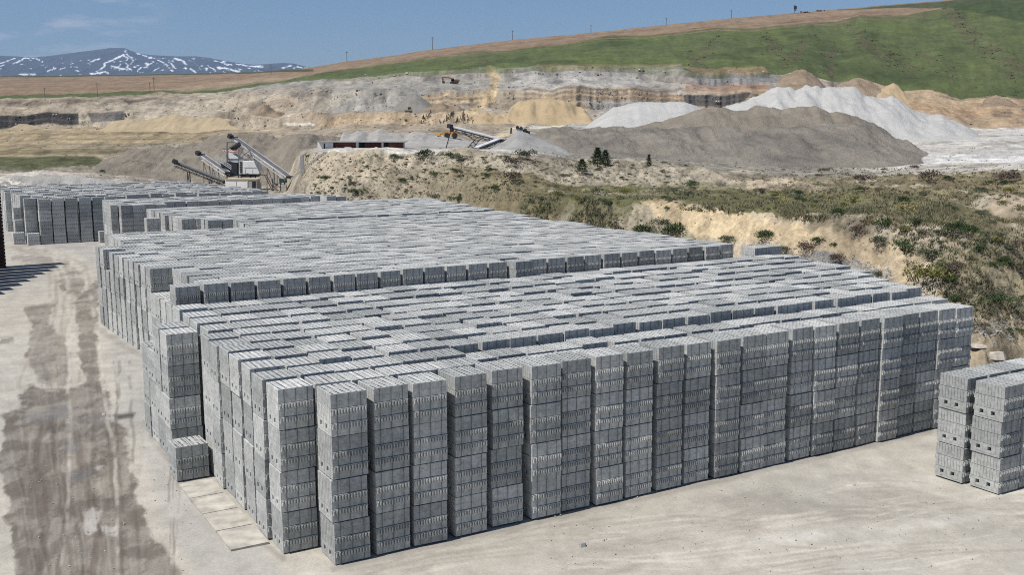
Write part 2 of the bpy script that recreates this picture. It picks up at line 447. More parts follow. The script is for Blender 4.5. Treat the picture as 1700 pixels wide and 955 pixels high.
# --- fourth field (the tall face in the left middle) and the fifth field behind it
def V4(u): return 75.4 if u < 11.5 else (77.3 if u < 24.3 else (79. if u < 27.6 else 76.6))
field_rows('fourth', 75.4, 85.5, 1.13, lambda v: 8.0, lambda v: np.interp(v, [75, 84, 93], [30.6, 29, 26.4]), w=1.02, hsd=.008, gap=(.02, .04, .12),
           skip=lambda u, v: v < V4(u)-.3)
column(7.3, 76.5, 4, 'fourth', 90, 0, w=.62); 
for k in range(7): column(7.75+.03*k, 77.6+k*1.12, 4, 'fourth', 91+k, 0, w=1.02)
for i, u in enumerate([2.54, 3.77, 5.04, 6.40, 7.72, 9.0]): column(u, 89.7+.08*i, 4, 'fifth', 0, i+1, w=1.13)
column(1.38, 91.6, 4, 'fifth', 0, 0, w=1.1)
field_rows('fifth', 90.9, 121.4, 1.15, lambda v: 10.0 if v < 92 else (2.5 if v < 96 else (1.4 if v < 106.6 else .82)),
           lambda v: np.interp(v, [90, 95, 97, 124], [26.4, 27.1, 26.9, 23.6]), w=1.1, hsd=.012, gap=(.03, .06, .15, .22))
column(.62, 95.6, 3, 'fifth', 98, 0, w=.72); column(.55, 93.6, 2, 'fifth', 99, 0, w=.75)
column(.1, 91.3, 1, 'low', 0, 0, w=1.06); column(1.3, 89.6, 1, 'low', 0, 1, w=1.08); column(7.95, 88.3, 1, 'low', 0, 2, w=.75)
# --- the stacks at the right edge, three packs high
for r, v in enumerate((-4.45, -5.68)):
    for i in range(4): column(19.55+i*1.09+r*.05, v, 3, 'edge', r, i, w=.98, d=1.0)

# ------------------------------------------------------------------ which packs the photograph shows, and how large
camloc = Vector((0, 0, CH))
def pack_box(p):
    M = Matrix.Rotation(p['rz'], 3, 'Z'); s = p['s']
    return [p['loc']+M @ Vector((x*PW*s[0], y*PD*s[1], z*PH*s[2])) for z in (0, .99) for x, y in _b]
bv, bf, own = [], [], []
for k, p in enumerate(PACKS):
    n = len(bv); bv += pack_box(p)
    for f in ((4, 5, 6, 7), (0, 1, 5, 4), (1, 2, 6, 5), (2, 3, 7, 6), (3, 0, 4, 7)):
        bf.append(tuple(i+n for i in f)); own.append(k)
tree = BVHTree.FromPolygons(bv, bf)
hits = np.zeros(len(PACKS), int); side_hits = np.zeros(len(PACKS), int)
for y in range(286, 955, 3):
    for x in range(1, 1700, 3):
        h = tree.ray_cast(camloc, Vector(ray(x, y)))
        if h[2] is not None: hits[own[h[2]]] += 1
for off in (Vector((-9, 0, 1)), Vector((9, 2, 1)), Vector((0, -3, 4)), Vector((2, 4, 2))):
    for y in range(250, 1000, 6):
        for x in range(-60, 1760, 6):
            h = tree.ray_cast(camloc+off, Vector(ray(x, y)))
            if h[2] is not None: side_hits[own[h[2]]] += 1
order = np.argsort(-hits, kind='stable')
single = set(int(k) for k in order[:300])
FIELDW = {'front': 'front field', 'rear': 'second field', 'third': 'third field', 'fourth': 'tall fourth field', 'fifth': 'far field'}
def pack_label(p):
    t, n = p['tier'], p['n']
    tw = 'topmost' if t == n-1 else ('bottom' if t == 0 else {1: 'second up', 2: 'third up'}[t])
    f = p['field']
    if f == 'lone': return 'single grey block pack alone on the ground beside the left row ends'
    if f == 'pair': return '%s grey block pack, %s of the raised pair at the far bank corner' % (tw, ('inner', 'outer')[p['idx']])
    if f == 'side': return '%s grey block pack, %s stack jutting towards the track' % (tw, ('first tall', 'second tall', 'first low', 'second low')[p['row']-9])
    if f == 'edge': return '%s pale block pack, %s stack of %s row beside the front field' % (tw, ordw(p['idx']), ('rear', 'front')[p['row']])
    if f == 'low': return 'single low block pack at the far field foot, %s from the track' % ordw(p['idx'])
    if p['row'] >= 90: return '%s grey block pack, %s staggered stack of the %s' % (tw, ordw(p['row']-90), FIELDW[f])
    return '%s grey block pack, %s stack from the track, %s row, %s' % (tw, ordw(p['idx']), ordw(p['row']), FIELDW[f])
def make_pack(p, var):
    root = empty('block_pack', p['loc'], p['rz']); root.scale = p['s']
    tag(root, pack_label(p), 'block pack', 'strapped packs of grey concrete blocks')
    tone = rnd.random()
    for me in LAYERS[var]: mesh_obj('block_layer', me, root).color = (1, 1, 1, min(1, max(0, tone+rnd.gauss(0, .12))))
    for me in STRAPS: mesh_obj('strap', me, root)
    return root
for k in order[:300]: make_pack(PACKS[int(k)], rnd.randrange(3))
chunks, tones = [], []
for k, p in enumerate(PACKS):
    if k in single: continue
    vis = hits[k] > 0 or side_hits[k] > 0
    q = (FARQ[1] if p['loc'].y < 62 else FARQ[2]) if vis else BOXQ
    c, s = math.cos(p['rz']), math.sin(p['rz'])
    P = q.reshape(-1, 3)*np.array(p['s'], np.float32)
    P = np.stack([P[:, 0]*c-P[:, 1]*s, P[:, 0]*s+P[:, 1]*c, P[:, 2]], 1)+np.array(p['loc'], np.float32)
    chunks.append(P); tones.append(np.full(len(q), rnd.random(), np.float32))
V = np.concatenate(chunks); T = np.concatenate(tones)
me = np_mesh('stacked_block_packs', V, np.arange(len(V), dtype=np.int32).reshape(-1, 4), M_conc_far)
a_ = me.attributes.new('tone', 'FLOAT', 'FACE'); a_.data.foreach_set('value', T)
tag(mesh_obj('stacked_block_packs', me), 'remaining grey block packs packed tightly across the rear fields of the yard', 'block packs', kind='stuff')
print('packs', len(PACKS), 'seen', int((hits > 0).sum()), 'quads', len(T))

# ------------------------------------------------------------------ the land: lofted between measured break lines
# every line: photo x -> (photo y, metres ahead); 'z' lines give the height instead of y
far = .85
LINES = [
 # L1 foot of the bank = edge of the level yard
 ('z', {-500: (0, 118), 10: (0, 127), 140: (0, 142), 300: (0, 149), 425: (0, 132), 440: (0, 124), 515: (0, 118), 575: (0, 113), 640: (0, 112), 720: (0, 109), 800: (0, 96.5),
        850: (0, 90.5), 895: (0, 82.5), 1000: (0, 78), 1100: (0, 72), 1240: (0, 65), 1335: (0, 59), 1450: (0, 53), 1550: (0, 47), 1632: (0, 44), 1700: (0, 47), 2200: (0, 47)}),
 # L2 top of the lower bank
 ('y', {-500: (296, 150), 10: (297, 150), 150: (298, 165), 220: (304, 175), 300: (315, 198), 430: (317, 200), 478: (316, 196), 500: (305, 128), 560: (300, 121), 700: (305, 118), 850: (320, 97), 950: (338, 86),
        1050: (344, 81), 1150: (345, 76), 1300: (350, 67.5), 1450: (362, 60.5), 1560: (380, 56), 1640: (400, 55), 1700: (405, 57), 2200: (405, 57)}),
 # L3 back of the terrace
 ('y', {-500: (287, 190), 10: (287, 190), 150: (287, 195), 300: (300, 222), 430: (298, 222), 478: (296, 215), 515: (276, 140), 560: (276, 126), 700: (278, 123), 850: (288, 103), 950: (312, 105),
        1050: (315, 108), 1150: (318, 104), 1300: (327, 94), 1450: (332, 86), 1600: (335, 80), 1700: (337, 79), 2200: (337, 79)}),
 # L4 upper crest
 ('y', {-500: (275, 240), 10: (275, 240), 150: (275, 245), 300: (272, 250), 430: (270, 250), 478: (270, 240), 520: (254, 150), 560: (251, 133), 700: (252, 130), 850: (257, 113), 950: (266, 120),
        1050: (268, 128), 1150: (279, 130), 1300: (291, 124), 1450: (297, 118), 1600: (292, 118), 1700: (289, 118), 2200: (288, 118)}),
 # L5 level ground behind
 ('y', {-500: (262, 275), 10: (262, 275), 150: (262, 278), 300: (258, 280), 430: (256, 280), 500: (249, 215), 560: (247, 180), 700: (248, 180), 850: (249, 165), 950: (258, 160),
        1050: (262, 165), 1150: (267, 172), 1300: (278, 168), 1450: (284, 160), 1600: (273, 165), 1700: (269, 165), 2200: (265, 165)}),
 # L6
 ('y', {-500: (240, 340), 10: (240, 340), 150: (240, 335), 300: (238, 325), 430: (236, 315), 500: (235, 300), 560: (237, 255), 700: (239, 235), 850: (241, 218), 950: (243, 215),
        1050: (243, 228), 1150: (243, 235), 1300: (248, 235), 1450: (248, 225), 1600: (231, 250), 1700: (228, 250), 2200: (222, 250)}),
 # L7 foot of the quarry benches
 ('y', {-500: (214, 430), 10: (213, 430), 110: (213, 430), 215: (214, 425), 300: (219, 410), 430: (215, 400), 500: (210, 385), 560: (209, 360), 700: (208, 345), 850: (206, 340), 950: (208, 340),
        1050: (206, 350), 1150: (206, 355), 1300: (206, 355), 1450: (208, 355), 1600: (215, 355), 1700: (212, 355), 2200: (200, 355)}),
 # L8 top of the first bench
 ('y', {-500: (190, 434), 10: (190, 434), 110: (189, 434), 135: (190, 436), 215: (184, 434), 235: (192, 432), 300: (196, 428), 390: (186, 418), 460: (200, 398), 500: (188, 402), 560: (189, 374), 700: (187, 362),
        850: (190, 360), 950: (192, 360), 1050: (190, 368), 1150: (186, 370), 1300: (190, 372), 1450: (196, 372), 1600: (202, 372), 1700: (200, 372), 2200: (190, 372)}),
 # L9 back of the first bench
 ('y', {-500: (180, 446), 10: (181, 446), 110: (179, 448), 215: (178, 452), 300: (181, 455), 430: (186, 440), 500: (186, 424), 560: (187, 396), 700: (185, 384), 850: (183, 385), 950: (186, 385),
        1050: (183, 395), 1150: (180, 400), 1300: (186, 405), 1450: (190, 405), 1600: (194, 402), 1700: (192, 402), 2200: (182, 402)}),
 # L10 top of the quarry face
 ('y', {-500: (174, 470), 10: (174, 470), 150: (167, 478), 300: (166, 500), 430: (160, 478), 500: (155, 452), 560: (153, 430), 640: (151, 425), 700: (153, 415), 800: (152, 412), 850: (152, 405), 950: (147, 400),
        1050: (147, 410), 1115: (150, 412), 1150: (158, 408), 1250: (158, 412), 1300: (160, 425), 1450: (172, 428), 1600: (184, 422), 1700: (180, 422), 2200: (170, 422)}),
 # L11 back of the upper quarry floor
 ('y', {-500: (170, 486), 10: (170, 486), 150: (163, 500), 300: (161, 530), 430: (149, 520), 500: (144, 512), 560: (141, 500), 700: (136, 490), 850: (130, 480), 950: (129, 478),
        1050: (131, 480), 1115: (137, 465), 1150: (143, 440), 1250: (143, 444), 1300: (146, 450), 1450: (160, 452), 1600: (174, 446), 1700: (170, 446), 2200: (160, 446)}),
 # L12 upper rim of the quarry = lower edge of the grass hill
 ('y', {-500: (166, 530), 10: (166, 530), 150: (160, 540), 300: (155, 570), 400: (148, 575), 500: (137, 570), 600: (129, 555), 700: (120, 540), 780: (113, 535), 850: (115, 520), 950: (109, 512), 1050: (112, 512),
        1120: (114, 505), 1150: (121, 480), 1190: (116, 478), 1250: (117, 480), 1300: (125, 488), 1330: (119, 488), 1400: (138, 485), 1425: (129, 486), 1470: (142, 482), 1500: (153, 478), 1560: (154, 476), 1600: (166, 470), 1640: (158, 472),
        1700: (163, 470), 2200: (160, 470)}),
 # L13 upper edge of the grass = ploughed field
 ('y', {-500: (160, 570), 10: (159, 570), 150: (155, 585), 300: (150, 610), 400: (141, 625), 500: (126, 640), 600: (112, 650), 700: (99, 660), 800: (88, 670), 900: (77, 680), 1000: (61, 690), 1100: (57, 695),
        1190: (44, 705), 1245: (47, 705), 1350: (35, 715), 1390: (36, 715), 1430: (25, 720), 1500: (26, 720), 1575: (11, 730), 1700: (-10, 740), 2200: (-50, 740)}),
 # L14 skyline
 ('y', {-500: (128, 1500), 10: (126, 1450), 200: (124, 1400), 300: (122, 1350), 430: (119, 1200), 505: (113, 1050), 576: (102, 980), 718: (82, 930), 851: (66, 900), 981: (54, 890), 1106: (41, 890), 1214: (30, 890),
        1319: (21, 890), 1400: (14, 890), 1560: (1, 890), 1700: (-16, 890), 2200: (-60, 890)}),
]
A_COLS = np.concatenate([np.linspace(-1.3, -.56, 50, endpoint=False), np.linspace(-.56, .56, 1180, endpoint=False), np.linspace(.56, 1.3, 51)])
def line_curve(kind, pts):
    a, Y, Z = [], [], []
    for x in sorted(pts):
        y, d = pts[x]
        if kind == 'z':
            yy = 477.5+F*math.tan(math.atan2(CH-y, d)-PT); p = at(x, yy, d); z = y
        else:
            p = at(x, y, d); z = p.z
        a.append(p.x/p.y); Y.append(d); Z.append(z)
    yy = np.interp(A_COLS, a, Y); zz = np.interp(A_COLS, a, Z)
    k = np.exp(-.5*(np.arange(-9, 10)/3.5)**2); k /= k.sum()
    pad = lambda s: np.convolve(np.pad(s, 9, mode='edge'), k, 'valid')
    return pad(yy), pad(zz)
curves = [line_curve(k, p) for k, p in LINES]
n_c = len(A_COLS)
near = [(np.full(n_c, -40.), np.zeros(n_c)), (np.full(n_c, 6.), np.zeros(n_c)), (np.full(n_c, 19.), np.zeros(n_c))]
tail = [(np.full(n_c, 2600.), curves[-1][1]-40), (np.full(n_c, 12000.), curves[-1][1]*0-60)]
curves = near+curves+tail
NL = len(near)
# rows per section
ROWS = [1, 3, 300, 92, 44, 44, 24, 26, 38, 34, 14, 38, 22, 40, 110, 60, 6, 3]
AMP = [0, 0, 0, .0, .6, 1.05, .9, .15, .25, .5, .9, .9, 1.3, 1.1, 1.2, .9, .5, 3., 0]     # relief at each line, metres
STW = fbm(A_COLS*45, A_COLS*0+3., 4); STN = fbm(A_COLS*14, A_COLS*0+8., 3)
def stair(t, k):                       # quarry faces climb in ledges
    if k not in (9, 11, 13): return t
    n = 3 if k == 11 else 2
    q_ = np.clip(t+.16*STW*math.sin(math.pi*np.mean(t)), 0, .9999)*n
    st = (np.floor(q_)+sstep(.45, .95, q_-np.floor(q_)))/n
    m = sstep(-.35, .1, STN)*min(1, 8*t, 8*(1-t)+1e-6)
    return t*(1-m)+st*m
rowsY, rowsZ, rowsS, rowsA = [], [], [], []
for k in range(len(curves)-1):
    (Y0, Z0), (Y1, Z1) = curves[k], curves[k+1]
    n = ROWS[k]
    for i in range(n):
        t = i/n
        if k == 2: Yr = 1/(1/Y0*(1-t)+1/Y1*t); tt = (Yr-Y0)/(Y1-Y0)
        else: Yr = Y0*(1-t)+Y1*t; tt = t
        rowsY.append(Yr); rowsZ.append(Z0*(1-stair(tt, k))+Z1*stair(tt, k)); rowsS.append(k+t); rowsA.append(AMP[k]*(1-t)+AMP[k+1]*t)
rowsY.append(curves[-1][0]); rowsZ.append(curves[-1][1]); rowsS.append(len(curves)-1); rowsA.append(0)
GY = np.array(rowsY); GZ = np.array(rowsZ); GS = np.array(rowsS); GA = np.array(rowsA)[:, None]
GX = GY*A_COLS[None, :]
GX[0] = np.linspace(-160, 160, n_c)
# soften the folds a little along the depth
k_ = np.array([1, 3, 4, 3, 1.])/12
r0 = sum(ROWS[:3])+3; r1 = sum(ROWS[:16])
Zs = sum(k_[j]*np.roll(GZ, j-2, axis=0) for j in range(5)); GZ[r0:r1] = Zs[r0:r1]
PX, PY = proj(GX, np.maximum(GY, 4.), GZ)
# relief: lumps, gullies and ripples with real size
wv = np.maximum(1+GY/160., .5)*np.ones_like(GX)
nz = fbm(GX/(3.2*wv), GY/(5.*wv), 5, .55)+.55*(1-2*np.abs(fbm(GX/(7*wv)+40, GY/(11*wv)+9, 4)))-.2
GZ = GZ+GA*nz
gul = (1-2*np.abs(fbm(GX/(5.*wv)+70, GY/(60.*wv), 5, .6)))-.35
cl = np.interp(GS, [8.8, 9, 10, 11, 12, 13, 14, 14.2], [0, 1.5, 1.2, 2., 1.6, 2., 1., 0])[:, None]
GY = GY+cl*gul*2.6; GZ = GZ+cl*.6*gul
bkf = np.interp(GS, [3., 3.15, 3.9, 4.1, 5., 5.5, 5.9, 6.1], [0, .5, .4, .15, .2, .35, .2, 0])[:, None]
GZ = GZ+bkf*1.5*((1-2*np.abs(fbm(GX/2.3+11, GY/3.4, 5, .6)))-.3)
yard_n = sstep(0, .02, (GS >= 2)*1.)[:, None]*(GS < 3)[:, None]
GZ = GZ+yard_n*(.035*fbm(GX/2.2, GY/2.2, 4)-.02)*sstep(14, 18, GY)

# surface cover (the land's own colours)
YD, BK, QU, HI = (2, 3.01), (3, 6.2), (6, 14.2), (13.5, 17)
XG = [0, 300, 480, 560, 850, 950, 1100, 1300, 1450, 1600, 1700]
def cc(*cols):        # colours at XG positions, as interpolators along photo x
    return np.array(cols, float)
sand, tan_, lsand = (.41, .36, .28), (.335, .285, .215), (.52, .435, .31)
grey_, white_, pale = (.35, .345, .33), (.60, .595, .575), (.53, .50, .44)
grass_, dgrass, dry_ = (.13, .125, .060), (.098, .120, .046), (.21, .18, .11)
brown_, mudc, yardc = (.255, .185, .122), (.158, .136, .114), (.465, .44, .385)
plainc, basalt, rockg = (.33, .265, .165), (.060, .057, .058), (.31, .30, .29)
gb = (.30, .265, .21)
SECT = {
 0: cc(*[yardc]*11), 1: cc(*[yardc]*11), 2: cc(*[yardc]*11),
 3: cc(pale, pale, (.345, .305, .24), (.345, .305, .24), dry_, dry_, sand, lsand, sand, tan_, tan_),
 4: cc(pale, gb, (.35, .31, .245), (.35, .31, .245), dry_, grass_, grass_, grass_, dry_, dry_, dry_),
 5: cc(gb, gb, (.36, .32, .25), (.36, .32, .25), (.36, .32, .25), (.36, .32, .25), (.37, .33, .26), tan_, dry_, dry_, dry_),
 6: cc(plainc, gb, gb, pale, pale, (.27, .25, .21), (.27, .25, .21), (.28, .26, .22), (.36, .33, .28), pale, pale),
 7: cc(plainc, gb, grey_, grey_, (.30, .28, .25), (.27, .25, .22), (.27, .25, .22), (.28, .26, .23), pale, white_, white_),
 8: cc(plainc, plainc, tan_, tan_, tan_, grey_, pale, pale, pale, pale, white_),
 9: cc(sand, sand, tan_, (.40, .31, .21), (.40, .32, .22), sand, grey_, grey_, tan_, tan_, tan_),
 10: cc(tan_, sand, sand, tan_, sand, sand, rockg, rockg, tan_, tan_, tan_),
 11: cc(tan_, sand, tan_, (.33, .305, .26), tan_, (.36, .29, .20), (.34, .26, .18), (.36, .28, .19), (.36, .26, .17), (.36, .26, .17), (.37, .27, .18)),
 12: cc(tan_, tan_, tan_, (.32, .30, .26), (.345, .325, .285), (.36, .335, .295), (.36, .335, .295), (.30, .20, .13), (.38, .28, .18), (.38, .28, .18), (.38, .28, .18)),
 13: cc(tan_, tan_, grey_, (.31, .28, .235), (.29, .265, .23), (.29, .265, .23), (.29, .265, .23), (.30, .29, .27), (.42, .33, .22), (.40, .30, .20), (.38, .28, .19)),
 14: cc(*[dgrass]*11), 15: cc(*[brown_]*11), 16: cc(*[brown_]*11), 17: cc(*[brown_]*11),
}
xw = PX+14*fbm(GX/(9*wv), GY/(14*wv), 4)
sw = GS[:, None]+(.22*fbm(GX/(5*wv)+3, GY/(8*wv)+7, 4))*((GS > 3.)*(GS < 14))[:, None]+.06*fbm(GX/(12*wv), GY/(30*wv), 4)*((GS >= 13.9)*(GS < 16))[:, None]
si = np.clip(np.floor(sw).astype(int), 0, 17)
si = np.where(GS[:, None] < 3, np.minimum(si, 2), np.maximum(si, 3))
CV = np.zeros(GX.shape+(3,))
for s, cols in SECT.items():
    m = si == s
    for ch in range(3): CV[..., ch][m] = np.interp(xw[m], XG, cols[:, ch])

def _mask(P, r, sec):
    m = (PX > P[:, 0].min()-r) & (PX < P[:, 0].max()+r) & (PY > P[:, 1].min()-r) & (PY < P[:, 1].max()+r) & (GY > 4)
    if sec: m &= (GS[:, None] >= sec[0]) & (GS[:, None] < sec[1])
    return m
def _warped(m, warp, ws):
    gx, gy, w = GX[m]/ws, GY[m]/ws, wv[m]
    return PX[m]+warp*fbm(gx/(2.6*w)+1.7, gy/(4.*w), 6, .62), PY[m]+.6*warp*fbm(gx/(2.6*w)+31, gy/(4.*w)+4, 6, .62)
def _dist(x, y, P, closed):
    ins = np.zeros(len(x), bool); dm = np.full(len(x), 1e9)
    for i in range(len(P) if closed else len(P)-1):
        (x1, y1), (x2, y2) = P[i], P[(i+1) % len(P)]
        if closed:
            c = ((y1 > y) != (y2 > y)) & (x < (x2-x1)*(y-y1)/((y2-y1) or 1e-9)+x1); ins ^= c
        L = (x2-x1)**2+(y2-y1)**2
        t = np.clip(((x-x1)*(x2-x1)+(y-y1)*(y2-y1))/(L or 1), 0, 1)
        dm = np.minimum(dm, np.hypot(x-x1-t*(x2-x1), y-y1-t*(y2-y1)))
    return ins, dm
def poly_w(poly, feather, warp, sec=None, wscale=None):
    """weight of a patch: inside a polygon, with an uneven edge"""
    P = np.array(poly, float); w = np.zeros(GX.shape); m = _mask(P, feather+warp*2, sec)
    if not m.any(): return w
    ws = wscale or (.5 if sec == YD else 1.)
    x, y = _warped(m, warp, ws); ins, dm = _dist(x, y, P, True)
    w[m] = sstep(-feather, feather, np.where(ins, dm, -dm))
    return w
def line_w(pts, width, feather, warp, sec=None):
    P = np.array(pts, float); w = np.zeros(GX.shape); m = _mask(P, width+feather+2*warp, sec)
    if not m.any(): return w
    x, y = _warped(m, warp, .5 if sec == YD else 1.); _, dm = _dist(x, y, P, False)
    w[m] = 1-sstep(width-feather, width+feather, dm)
    return w
def paint(w, col, k=1.):
    w = (w*k)[..., None]; CV[:] = CV*(1-w)+np.array(col)*w
WET = np.zeros(GX.shape)
# yard: broad tone changes, gravel by the stacks, dried mud on the track, puddle marks
g1 = fbm(GX/9., GY/9., 5); yd = ((GS >= 1) & (GS < 3))[:, None]
paint(sstep(.0, .5, g1)*yd, (.40, .385, .35), .55)
paint(sstep(.1, .55, fbm(GX/4+9, GY/4+3, 5))*yd, (.50, .47, .41), .6)
paint(poly_w([(330, 955), (270, 850), (225, 720), (185, 600), (165, 480), (200, 440), (290, 640), (300, 770), (430, 900), (470, 955)], 16, 14, YD), (.40, .39, .365), .75)
paint(poly_w([(0, 360), (165, 380), (165, 440), (120, 418), (60, 410), (0, 405)], 4, 3, YD), (.36, .35, .335), .7)
paint(poly_w([(760, 960), (900, 870), (1100, 838), (1300, 850), (1250, 890), (1000, 960)], 22, 26, YD), (.40, .37, .32), .45)
paint(poly_w([(1140, 826), (1240, 815), (1400, 838), (1480, 862), (1350, 858), (1200, 842)], 8, 14, YD), (.30, .28, .25), .55)
paint(poly_w([(1380, 790), (1500, 780), (1560, 830), (1640, 850), (1720, 850), (1720, 900), (1500, 880), (1380, 840)], 18, 20, YD), (.40, .375, .33), .45)
mud = [
 ([(12, 690), (45, 640), (100, 648), (172, 632), (182, 690), (216, 716), (222, 750), (216, 820), (246, 868), (290, 918), (312, 965), (30, 965), (18, 870), (2, 770)], 9, 16, .95),
 ([(127, 500), (150, 470), (168, 462), (160, 520), (162, 576), (172, 640), (140, 640), (128, 560)], 4, 7, .85),
 ([(44, 512), (90, 505), (80, 540), (100, 560), (118, 590), (108, 640), (60, 640), (40, 580), (52, 545)], 4, 9, .75),
 ([(90, 466), (140, 458), (134, 486), (112, 488)], 3, 6, .8), ([(100, 450), (140, 448), (138, 456), (104, 458)], 2, 4, .7),
 ([(16, 424), (60, 424), (112, 434), (116, 442), (60, 438), (20, 432)], 2, 5, .5), ([(0, 560), (22, 556), (20, 566), (0, 568)], 2, 4, .6),
]
for P_, f_, w_, k_ in mud:
    w = poly_w(P_, f_*2+5, w_*.8, YD, .8); w = sstep(.36, .62, w+.62*fbm(GX/1.3+2, GY/1.6+5, 7, .68)*(w > .02)); blot = .62+.38*sstep(-.2, .2, fbm(GX/.8+8, GY/1.2, 6, .65))
    paint(w*blot, mudc, k_); WET = np.maximum(WET, w*k_*.28*blot)
paint(poly_w([(60, 690), (220, 720), (222, 820), (150, 860), (60, 830)], 16, 18, YD)*sstep(0, .4, fbm(GX/1.5+3, GY/3., 5)), (.115, .092, .074), .85)
for pts, wd in (([(60, 960), (75, 860), (62, 780), (70, 700)], 7), ([(95, 960), (112, 850), (95, 770), (92, 690)], 6), ([(150, 960), (165, 880), (140, 800), (128, 720)], 7), ([(200, 950), (195, 880), (186, 800), (180, 720)], 5)):
    paint(line_w(pts, wd, 3, 8, YD), (.125, .100, .080), .6)
for pts, wd in (([(85, 640), (105, 560), (120, 500), (112, 450), (70, 425)], 3.5), ([(30, 640), (62, 560), (86, 500)], 3), ([(150, 470), (140, 440), (100, 420)], 3)):
    paint(line_w(pts, wd, 2, 4, YD), (.34, .30, .245), .5)
for P_, k_ in (([(28, 688), (60, 682), (100, 668), (122, 674), (110, 694), (60, 706)], .75), ([(72, 616), (90, 614), (88, 630), (74, 630)], .6), ([(98, 740), (124, 738), (128, 750), (104, 754)], .6),
               ([(148, 688), (172, 684), (166, 700), (150, 700)], .6), ([(105, 780), (150, 776), (150, 796), (112, 800)], .55)):
    w = poly_w(P_, 4, 14, YD, .28)*sstep(-.5, .0, fbm(GX/.7, GY/.9, 5, .65)); paint(w, (.23, .215, .195), k_*.8); WET = np.maximum(WET, w*.6)
for P_ in ([(136, 848), (152, 840), (166, 850), (162, 880), (146, 890), (132, 880)], [(168, 870), (196, 872), (192, 892), (172, 890)], [(158, 772), (170, 770), (168, 782), (158, 784)]):
    paint(poly_w(P_, 3, 13, YD, .25)*sstep(-.5, .0, fbm(GX/.6+3, GY/.8, 5, .65)), (.55, .53, .49), .6)
paint(poly_w([(190, 688), (226, 684), (222, 693), (196, 696)], 3, 5, YD), (.07, .068, .065), .9)
for pts in ([(900, 960), (1150, 905), (1420, 880), (1720, 830)], [(960, 965), (1200, 915), (1480, 890), (1720, 850)], [(1600, 960), (1640, 900), (1720, 870)], [(1640, 960), (1680, 910), (1720, 890)], [(560, 960), (760, 915), (1000, 880)]):
    paint(line_w(pts, 5, 4, 10, YD)*sstep(-.3, .3, fbm(GX/1.5, GY/1.5, 4)), (.36, .335, .29), .4)
for pts in ([(1050, 930), (1300, 890), (1600, 868)], [(1240, 905), (1420, 876), (1660, 858)], [(1320, 822), (1480, 800), (1560, 790)]):
    paint(line_w(pts, 6, 5, 16, YD)*sstep(-.2, .3, fbm(GX/1.2+4, GY/1.5, 5, .6)), (.55, .53, .48), .5)
rr_ = np.random.default_rng(5)
for k in range(34):
    x0, y0 = rr_.uniform(480, 1650), rr_.uniform(840, 960); dx = rr_.uniform(250, 700); cv = rr_.uniform(-30, 20); sl = rr_.uniform(-.16, -.05)
    t_ = np.linspace(0, 1, 7)
    for off in (0, rr_.uniform(9, 14)):
        pts = [(x0+dx*t, y0+off+sl*dx*t+cv*math.sin(math.pi*t)) for t in t_]
        paint(line_w(pts, rr_.uniform(1.0, 2.4), 1., 3, YD)*sstep(-.3, .2, fbm(GX/1.3+k, GY/1.3, 4)), (.36, .33, .285) if k % 3 else (.58, .55, .49), .6)
for k in range(16):
    x0 = rr_.uniform(60, 300); pts = [(x0+rr_.normal(0, 3)+(-.25+.35*(x0/300))*(960-y), y) for y in (960, 880, 800, 730, 660, 600)]
    paint(line_w(pts, rr_.uniform(1.2, 3.), 1.2, 5, YD)*sstep(-.3, .2, fbm(GX/1.+k, GY/1.4, 4)), (.125, .105, .087) if k % 2 else (.27, .24, .205), .4)
for k, (dx, c_) in enumerate(((0, (.25, .225, .19)), (26, (.27, .24, .20)), (70, (.25, .22, .185)), (97, (.28, .25, .21)), (-22, (.30, .27, .225)), (120, (.55, .52, .46)), (45, (.54, .51, .45)))):
    pts = [(40+dx*1.3, 965), (62+dx*1.1, 860), (70+dx, 760), (78+dx*.8, 660), (84+dx*.65, 570), (92+dx*.5, 500), (92+dx*.4, 455), (70+dx*.35, 425), (20+dx*.3, 408), (-30, 402)]
    paint(line_w(pts, 3.2, 2.2, 4, YD)*sstep(-.35, .25, fbm(GX/1.2+k, GY/1.8, 5)), c_, .5)
RUT = np.zeros(GX.shape)
for k in range(22):
    x0 = rr_.uniform(20, 300); pts = [(x0+rr_.normal(0, 4)+(-.25+.35*(x0/300))*(960-y), y) for y in (965, 900, 830, 760, 700, 640, 590)]
    lw = line_w(pts, rr_.uniform(2.5, 6), 3.5, 4, YD); RUT = np.maximum(RUT, lw*rr_.uniform(.4, 1.))
mudm = np.maximum.reduce([poly_w(P_, f_*3, w_, YD) for P_, f_, w_, k_ in mud[:3]])
GZ -= RUT*.022*(.3+.7*mudm)
GZ += mudm*.03*((1-2*np.abs(fbm(GX/.5, GY/1.1, 5, .6)))-.4)
paint(RUT*mudm*sstep(-.3, .3, fbm(GX/1.2, GY/2., 4)), (.118, .100, .084), .35)
# dust and grit along the stack bases
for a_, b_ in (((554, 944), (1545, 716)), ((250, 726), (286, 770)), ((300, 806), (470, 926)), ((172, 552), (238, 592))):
    paint(line_w([a_, b_], 5, 4, 5, YD), (.27, .255, .23), .6)
